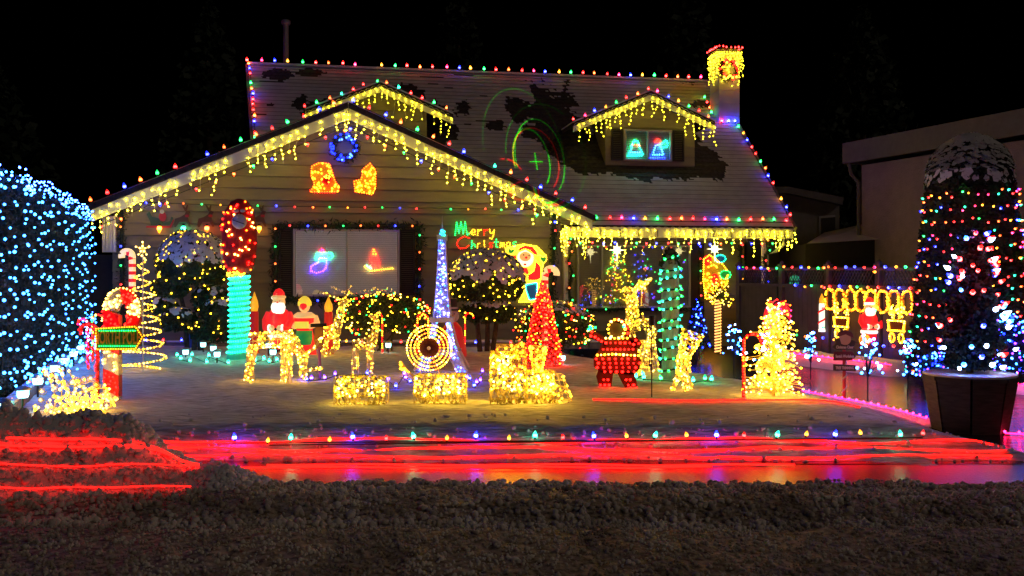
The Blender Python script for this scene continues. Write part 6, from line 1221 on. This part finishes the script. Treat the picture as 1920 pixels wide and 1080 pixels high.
for x in (1128, 1188): part('stake', MB().tube([W(x, 728, Yf+.03), W(x, 740, Yf+.03)], .008, 4), BLACK, RS)
# branching gold LED tree
Bp = gp(1450, 742); Yb = Bp.y; s_ = S(Yb); lt = thing('branch_tree', 'gold branching tree of tiny bulbs on curling wire twigs', 'light tree', Bp); q = MB(); B = []; q.tube([Bp, V((Bp.x, Bp.y, W(0, 590, Yb).z))], .025, 6); tr_ = part('trunk', q, GOLDW, lt); q = MB()
for py, rad, n_ in ((735, 56, 38), (715, 56, 40), (690, 50, 36), (665, 46, 32), (640, 42, 30), (615, 32, 26), (592, 18, 18)):
    for i in range(n_):
        a = random.uniform(0, 6.28); zz = W(0, py+random.uniform(-8, 8), Yb).z; r = rad*s_*random.uniform(.5, 1.05); p0 = V((Bp.x, Bp.y, zz-.04)); e = V((Bp.x+r*math.cos(a), Bp.y+r*.8*math.sin(a), zz+random.uniform(-.06, .12))); md = p0.lerp(e, .55)+V((0, 0, random.uniform(.03, .1))); q.tube([p0, md, e], .005, 3); B.append(e)
        e2 = md+V((random.uniform(-.12, .12), random.uniform(-.1, .05), random.uniform(-.02, .12))); q.tube([md, e2], .004, 3); B.append(e2)
part('twigs', q, GOLDW, lt, kind='stuff'); bulbs_each(B, ['gold', 'warm', 'gold'], .0165, lt, 1.)
root, P, r = cane('tall red bulb candy cane left of the gold branching tree', 1394, 626, 745, gp(1394, 747).y, 3.4, 1, 17); part('tube', MB().tube(P, r, 7), REDT, root); bulbs_part([p+V((random.uniform(-r, r)*.6, -r*1.05, 0)) for p in resample(P, .04)], ['red', 'red', 'orange'], .017, root, 1.)
# red swirl ornament and lantern post behind the branching tree
Yq = gnd(1470, 690, STREET+.1).y; b = gnd(1470, 690, STREET); s_ = S(Yq); sw = thing('swirl_ornament', 'red spiral wind spinner with light arcs behind the gold branching tree', 'spinner', b); cz = W(1470, 606, Yq)
for j in range(7):
    rr = (16+4.6*j)*s_; q = MB(); a0 = .2+.35*j; arc = [cz+V((rr*.8*math.cos(a), rr*.35*math.sin(a+j), rr*1.35*math.sin(a)*.9)) for a in np.linspace(a0, a0+2.6, 16)]; q.tube(arc, [.012+.03*math.sin(math.pi*i/15) for i in range(16)], 6); o = part('blade', q, SR if j % 2 == 0 else emit('lit_rose', (1, .1, .12), .5), sw); bulbs_part([p-V((0, .04, 0)) for p in resample(arc, .14)], ['red', 'orange', 'white', 'pink'], .02, o, .9)
part('pole', MB().tube([b, cz], .02, 6), BLACK, sw)
Yk = gnd(1490, 668, STREET).y; b = gnd(1490, 668, STREET); s_ = S(Yk); lp = thing('lamp_post', 'lamp post with a green glass lantern and a wreath of red berries', 'lamp post', b); zk = lambda py: W(0, py, Yk).z; bx_ = b.x
part('post', MB().lathe(b, [(.09, 0), (.09, .1), (.045, .2), (.04, zk(562)-b.z), (.07, zk(560)-b.z)], 10), BLACK, lp); part('glass', MB().lathe(V((bx_, Yk, zk(557))), [(6*s_, 0), (11*s_, 30*s_), (8*s_, 38*s_), (2*s_, 43*s_)], 6), emit('lantern_green', (.03, .5, .2), .6), lp)
q = MB(); 
for k in range(6): a = 6.283*k/6; q.tube([V((bx_+6.3*s_*math.cos(a), Yk+6.3*s_*math.sin(a), zk(557))), V((bx_+11.4*s_*math.cos(a), Yk+11.4*s_*math.sin(a), zk(527))), V((bx_+2*s_*math.cos(a), Yk+2*s_*math.sin(a), zk(513)))], .014, 4)
q.tube([V((bx_+11.6*s_*math.cos(a), Yk+11.6*s_*math.sin(a), zk(527))) for a in np.linspace(0, 6.283, 7)[:-1]], .018, 4, closed=True); q.lathe(V((bx_, Yk, zk(514))), [(3*s_, 0), (.5*s_, 5*s_)], 6); part('lantern_frame', q, BLACK, lp)
q = MB(); spikes(q, [V((bx_+random.gauss(0, 10)*s_, Yk-.1+random.gauss(0, .1), zk(566)+random.gauss(0, 4)*s_)) for _ in range(90)], 5, .04, .14); part('garland', q, LEAFD, lp, kind='stuff'); bulbs_part([V((bx_+random.gauss(0, 11)*s_, Yk-.22, zk(566)+random.gauss(0, 4)*s_)) for _ in range(12)], ['red', 'red', 'pink'], .03, lp, .8)
# icy twig trees
def twig(label, px, ptop, pbot, wpx, Y=None, n=34, cols=('ice', 'white', 'ice', 'sky'), k=2.4):
    b = gnd(px, pbot, STREET+.02); Yt_ = b.y; s_ = S(Yt_); root = thing('twig_tree', label, 'twig light', b, 'icy blue lit twig trees beside the driveway'); zt_ = W(0, ptop, Yt_).z; q = MB(); B = []; zm = b.z+(zt_-b.z)*.4
    q.tube([b, V((b.x, b.y, zm))], .012, 5)
    for i in range(n):
        f = random.random(); e = V((b.x+random.uniform(-1, 1)*wpx/2*s_*(1-.75*f), b.y+random.uniform(-.15, .15), zm+(zt_-zm)*(.02+f))); q.tube([V((b.x, b.y, zm-.05)), V((b.x, b.y, zm)).lerp(e, .5)+V((0, 0, .03)), e], .004, 3); B.append(e)
    part('twigs', q, BLACK, root); bulbs_each(B, list(cols), .021, root, k)
for a in (('icy lit twig tree left of the tall red bulb cane', 1376, 606, 706, 46), ('icy lit twig tree right of the gold branching tree', 1520, 622, 712, 30), ('icy lit twig tree just right of the arrow sign post', 1627, 626, 752, 54), ('icy lit twig tree left of the planter', 1702, 636, 752, 58), ('icy lit twig tree at the right edge behind the planter', 1905, 612, 735, 44), ('icy lit twig tree hidden among the gold branching tree twigs', 1440, 618, 722, 60)): twig(*a)
# arrow sign post
b = gnd(1583, 748, STREET+.06); Ya = b.y; ap = thing('arrow_sign', 'red striped post with three dark arrow boards under a Santa face', 'sign post', b); q = MB(); q.tube([b, V((b.x, b.y, W(0, 640, Ya).z))], .028, 8); part('post', q, pigment('post_red', (.4, .03, .04)), ap)
q = MB(); q.tube([b+V((.03*math.cos(a), .03*math.sin(a), .02+a*.03)) for a in np.linspace(0, 20, 60)], .012, 4); part('stripe', q, pigment('post_white', (.5, .45, .45)), ap)
BRD = mat('sign_board', (.06, .05, .05), .7, .2); LETC = pigment('sign_letter', (.6, .56, .6))
for (y, txt, o) in ((651, 'Christmas Cheer', [(1560, 651), (1567, 645), (1604, 646), (1600, 651), (1605, 656), (1567, 656)]), (668, "Santa's Workshop", [(1564, 660), (1598, 659), (1605, 668), (1598, 676), (1563, 676)]), (690, 'TREE TRIMMING', [(1563, 683), (1604, 685), (1605, 696), (1563, 695)])):
    bo = part('board', MB().prism(pxpts(o, Ya-.05), V((0, .025, 0))), BRD if '\'' not in txt else mat('sign_board_red', (.12, .02, .03), .7), ap); text(txt, W(1584, y, Ya-.056), 7.5*S(Ya), LETC, bo, sx=.62)
part('face', MB().prism(pxpts(ell(1585, 636, 11, 11), Ya-.06), V((0, .03, 0))), pigment('sign_face', (.5, .36, .26)), ap); part('hat', MB().prism(pxpts([(1570, 632), (1574, 622), (1586, 618), (1598, 624), (1601, 634), (1586, 627)], Ya-.065), V((0, .03, 0))), pigment('sign_hat', (.12, .04, .05)), ap); part('mittens', MB().prism(pxpts([(1567, 645), (1566, 636), (1574, 634), (1578, 646)], Ya-.07), V((0, .03, 0))), BRD, ap); part('mittens', MB().prism(pxpts([(1593, 646), (1597, 637), (1604, 640), (1603, 646)], Ya-.07), V((0, .03, 0))), BRD, ap)
# small palm with lit trunk on the porch, blue tree beside it
b = V((W(1346, 0, 20.4).x, 20.4, W(0, 662, 20.4).z)); s_ = S(20.4); pm_ = thing('lit_palm', 'small artificial palm with warm-lit striped trunk on the porch edge', 'palm tree', b); zq = lambda py: W(0, py, 20.4).z
part('trunk', MB().tube([b, V((b.x, b.y, zq(560)))], 4.6*s_, 8), SOIL, pm_); q = MB(); q.tube([V((b.x+5.4*s_*math.cos(a), b.y+5.4*s_*math.sin(a), b.z+(zq(562)-b.z)*a/113)) for a in np.linspace(0, 113, 330)], .018, 4); part('rope_light', q, emit('palm_rope', (1, .45, .1), 2.2), pm_)
q = MB(); B = []
for i in range(46): a = random.uniform(0, 6.28); el = random.uniform(-.7, 1.3); d = V((math.cos(a)*math.cos(el), math.sin(a)*math.cos(el), math.sin(el))); c_ = V((b.x, b.y, zq(556))); q.tube([c_, c_+d*.2, c_+d*.38-V((0, 0, .05))], [.02, .016, .004], 4); B += [c_+d*random.uniform(.15, .38)-V((0, .02, .02)) for _ in range(2)]
part('fronds', q, LEAF, pm_); bulbs_part(B, ['warm', 'gold'], .017, pm_, .6)
b = V((W(1307, 0, 20.6).x, 20.6, PF)); bt = thing('small_fir', 'small dark fir with blue bulbs beside the porch door', 'tree', b); zq = lambda py: W(0, py, 20.6).z; s_ = S(20.6)
def f_(): t = random.random(); a = random.uniform(0, 6.28); r = 24*s_*(1-t)+.02; return V((b.x+r*math.cos(a), b.y+r*math.sin(a), zq(650)+(zq(560)-zq(650))*t)), V((math.cos(a), math.sin(a), 0))
part('trunk', MB().tube([b, V((b.x, b.y, zq(600)))], .03, 6), BARK, bt); part('foliage', leafcloud(1200, f_, .07), LEAFD, bt, kind='stuff'); l = thing('string_lights', 'blue bulbs on the small porch fir', 'string lights', b-V((0, .3, 0))); bulbs_each([p for p in (f_()[0] for _ in range(90)) if p.y < b.y], ['sky', 'blue'], .02, l, 2.)
# figures and small things in the beds
b = gnd(366, 652, 0); Ye = 20.4; el = thing('elf_figure', 'dim plastic elf with a red hat below the left topiary', 'plastic figure', V((W(366, 0, Ye).x, Ye, 0))); zq = lambda py: W(0, py, Ye).z; x_ = W(366, 0, Ye).x; s_ = S(Ye)
part('coat', MB().lathe(V((x_, Ye, 0)), [(.16, 0), (.15, zq(625)), (.09, zq(612))], 12), pigment('elf_blue', (.04, .1, .4)), el, True); part('head', MB().sphere(V((x_, Ye, zq(602))), 11*s_), pigment('elf_face', (.5, .35, .22)), el, True); part('beard', MB().sphere(V((x_, Ye-.08, zq(611))), 9*s_, 0, (1, .6, 1.2)), pigment('elf_beard', (.5, .48, .45)), el, True); part('hat', MB().lathe(V((x_, Ye, zq(596))), [(10*s_, 0), (7*s_, .1), (.01, .24)], 12), pigment('elf_red', (.5, .03, .03)), el, True)
gy = gp(596, 668).y; gbx = thing('gingerbread_sign', 'brown gingerbread cutout with a small black board on a purple stake', 'garden sign', gp(600, 712)); Yx = gp(600, 712).y
part('stake', MB().tube([W(600, 714, Yx), W(599, 650, Yx)], .025, 6), pigment('stake_purple', (.2, .06, .2)), gbx); part('figure', MB().prism(pxpts([(590, 615), (598, 608), (606, 615), (607, 640), (604, 654), (592, 654), (588, 636)], Yx), V((0, .03, 0))), pigment('gingerbread', (.3, .14, .05)), gbx); part('board', MB().prism(pxpts([(582, 607), (612, 606), (612, 613), (582, 614)], Yx-.04), V((0, .02, 0))), BLACK, gbx)
# heap of shovelled snow at the front left
q = MB(); nx, ny2 = 150, 70
def heap_z(x, y):
    h = .5*math.exp(-((x+3.85)/.62)**2-((y-8.6)/.62)**2)+.43*math.exp(-((x+4.7)/.8)**2-((y-8.55)/.6)**2)+.2*math.exp(-((x+2.75)/.5)**2-((y-8.25)/.5)**2)+.34*math.exp(-((x+5.4)/.8)**2-((y-8.4)/.6)**2)
    return h*(1+.2*wob(x*2, y*2, 1.7)+.14*wob(x, y, 6)+.07*wob(x, y, 15))
for j in range(ny2):
    for i in range(nx): x = -6.4+4.4*i/(nx-1); y = 7.25+2.6*j/(ny2-1); q.v.append((x, y, STREET-.03+heap_z(x, y)))
q.f = [(j*nx+i, j*nx+i+1, (j+1)*nx+i+1, (j+1)*nx+i) for j in range(ny2-1) for i in range(nx-1)]; q.m = [0]*len(q.f)
hp = thing('snow_heap', 'big lumpy heap of shovelled snow at the front left kerb', 'snow heap', (-4.2, 8.5, STREET)); part('heap', q, SNOW, hp, True)
def c3():
    while 1:
        x = random.uniform(-6, -2.1); y = random.uniform(7.4, 9.4); h = heap_z(x, y)
        if h > .06: r = random.choice((.012, .016, .02, .026, .034, .05)); return x, y, STREET-.03+h+r*.3, r*random.uniform(.7, 1.1)
part('snow_lumps', crumbs(4200, c3), SNOW, hp, True, 'stuff')
def heap_path(off):
    out = []
    for x in np.arange(-5.7, -2.75, .05):
        best = None
        for y in np.arange(7.5, 8.9, .02):
            zs = STREET+heap_z(x, y)
            if zs >= CAM_H-(.1954+off)*y: best = V((x, y, zs+.035)); break
        if best is None: y = max(np.arange(7.6, 9.2, .05), key=lambda q: heap_z(x, q)); best = V((x, y-.05, STREET+heap_z(x, y)+.035))
        out.append(best)
    sm = [sum((out[max(0, min(len(out)-1, i+k))] for k in range(-4, 5)), V((0, 0, 0)))/9 for i in range(len(out))]
    return sm
for j, off in enumerate((0., .008, .03, .055)): rope('added red rope light draped along the shovelled snow heap, %s strand' % ['top', 'second', 'third', 'lowest'][j], [p+V((0, .02*wob(p.x, j, 3), .02*wob(p.x, j*2, 4)-.01)) for p in heap_path(off)], 'red', [.01, .01, .006, .006][j], 4.2, bw=0)  # invented strands, added only to throw red light on the heap

# star projector on the lawn: a real spot lamp whose lens throws rings and a cross on the roof
Lp_ = gp(1222, 742); prj = thing('star_projector', 'black star projector on a thin stake between the bulb Santa and the pale trunk', 'projector', Lp_)
part('body', MB().lathe(Lp_+V((0, 0, 1.)), [(.045, 0), (.045, .12), (.035, .14)], 12), BLACK, prj); part('stake', MB().tube([Lp_-V((0, 0, .1)), Lp_+V((0, 0, 1.))], .01, 5), BLACK, prj)
ld = bpy.data.lights.new('projector_lamp', 'SPOT'); ld.energy = 1; ld.spot_size = R(50); ld.spot_blend = 0; ld.shadow_soft_size = .001; ld.use_nodes = True
lo_ = bpy.data.objects.new('projector_lamp', ld); COL.objects.link(lo_); lo_.location = Lp_+V((0, 0, 1.18)); u_, v_ = RP(1005, 303); tg = H(u_, v_, roofz(v_)); dr = tg-lo_.location; lo_.rotation_euler = dr.to_track_quat('-Z', 'Y').to_euler()
n = ld.node_tree; em = n.nodes['Emission']; tc = n.nodes.new('ShaderNodeTexCoord'); sp = n.nodes.new('ShaderNodeSeparateXYZ'); n.links.new(tc.outputs['Normal'], sp.inputs[0])
def mth(op, a, b=None, c=None):
    k = n.nodes.new('ShaderNodeMath'); k.operation = op
    for i, x in enumerate((a, b, c)):
        if x is None: continue
        if isinstance(x, (int, float)): k.inputs[i].default_value = x
        else: n.links.new(x, k.inputs[i])
    return k.outputs[0]
zz_ = mth('ABSOLUTE', sp.outputs[2]); X_ = mth('DIVIDE', sp.outputs[0], zz_); Y_ = mth('DIVIDE', sp.outputs[1], zz_)
def ring(cx, cy, rx, ry, wdt):
    a = mth('DIVIDE', mth('SUBTRACT', X_, cx), rx); b = mth('DIVIDE', mth('SUBTRACT', Y_, cy), ry); r = mth('SQRT', mth('ADD', mth('MULTIPLY', a, a), mth('MULTIPLY', b, b)))
    return mth('LESS_THAN', mth('ABSOLUTE', mth('SUBTRACT', r, 1)), wdt)
def bar(hx, hy): return mth('MULTIPLY', mth('LESS_THAN', mth('ABSOLUTE', X_), hx), mth('LESS_THAN', mth('ABSOLUTE', Y_), hy))
q_ = 1/(dr.length*F_PX/tg.y)
def sumn(l):
    o = l[0]
    for x in l[1:]: o = mth('ADD', o, x)
    return o
G_ = sumn([ring(-8*q_, 0, 34*q_, 44*q_, .03), ring(8*q_, 0, 46*q_, 56*q_, .014), bar(1.2*q_, 12*q_), bar(13*q_, .8*q_), mth('MULTIPLY', ring(20*q_, 0, 75*q_, 74*q_, .009), .3), mth('MULTIPLY', ring(-20*q_, 4*q_, 75*q_, 88*q_, .009), .2)])
R_ = sumn([ring(0, -2*q_, 43*q_, 47*q_, .02), ring(-60*q_, -20*q_, 30*q_, 24*q_, .05)])
cb = n.nodes.new('ShaderNodeCombineXYZ'); n.links.new(R_, cb.inputs[0]); n.links.new(G_, cb.inputs[1]); n.links.new(cb.outputs[0], em.inputs[0]); em.inputs[1].default_value = 18000
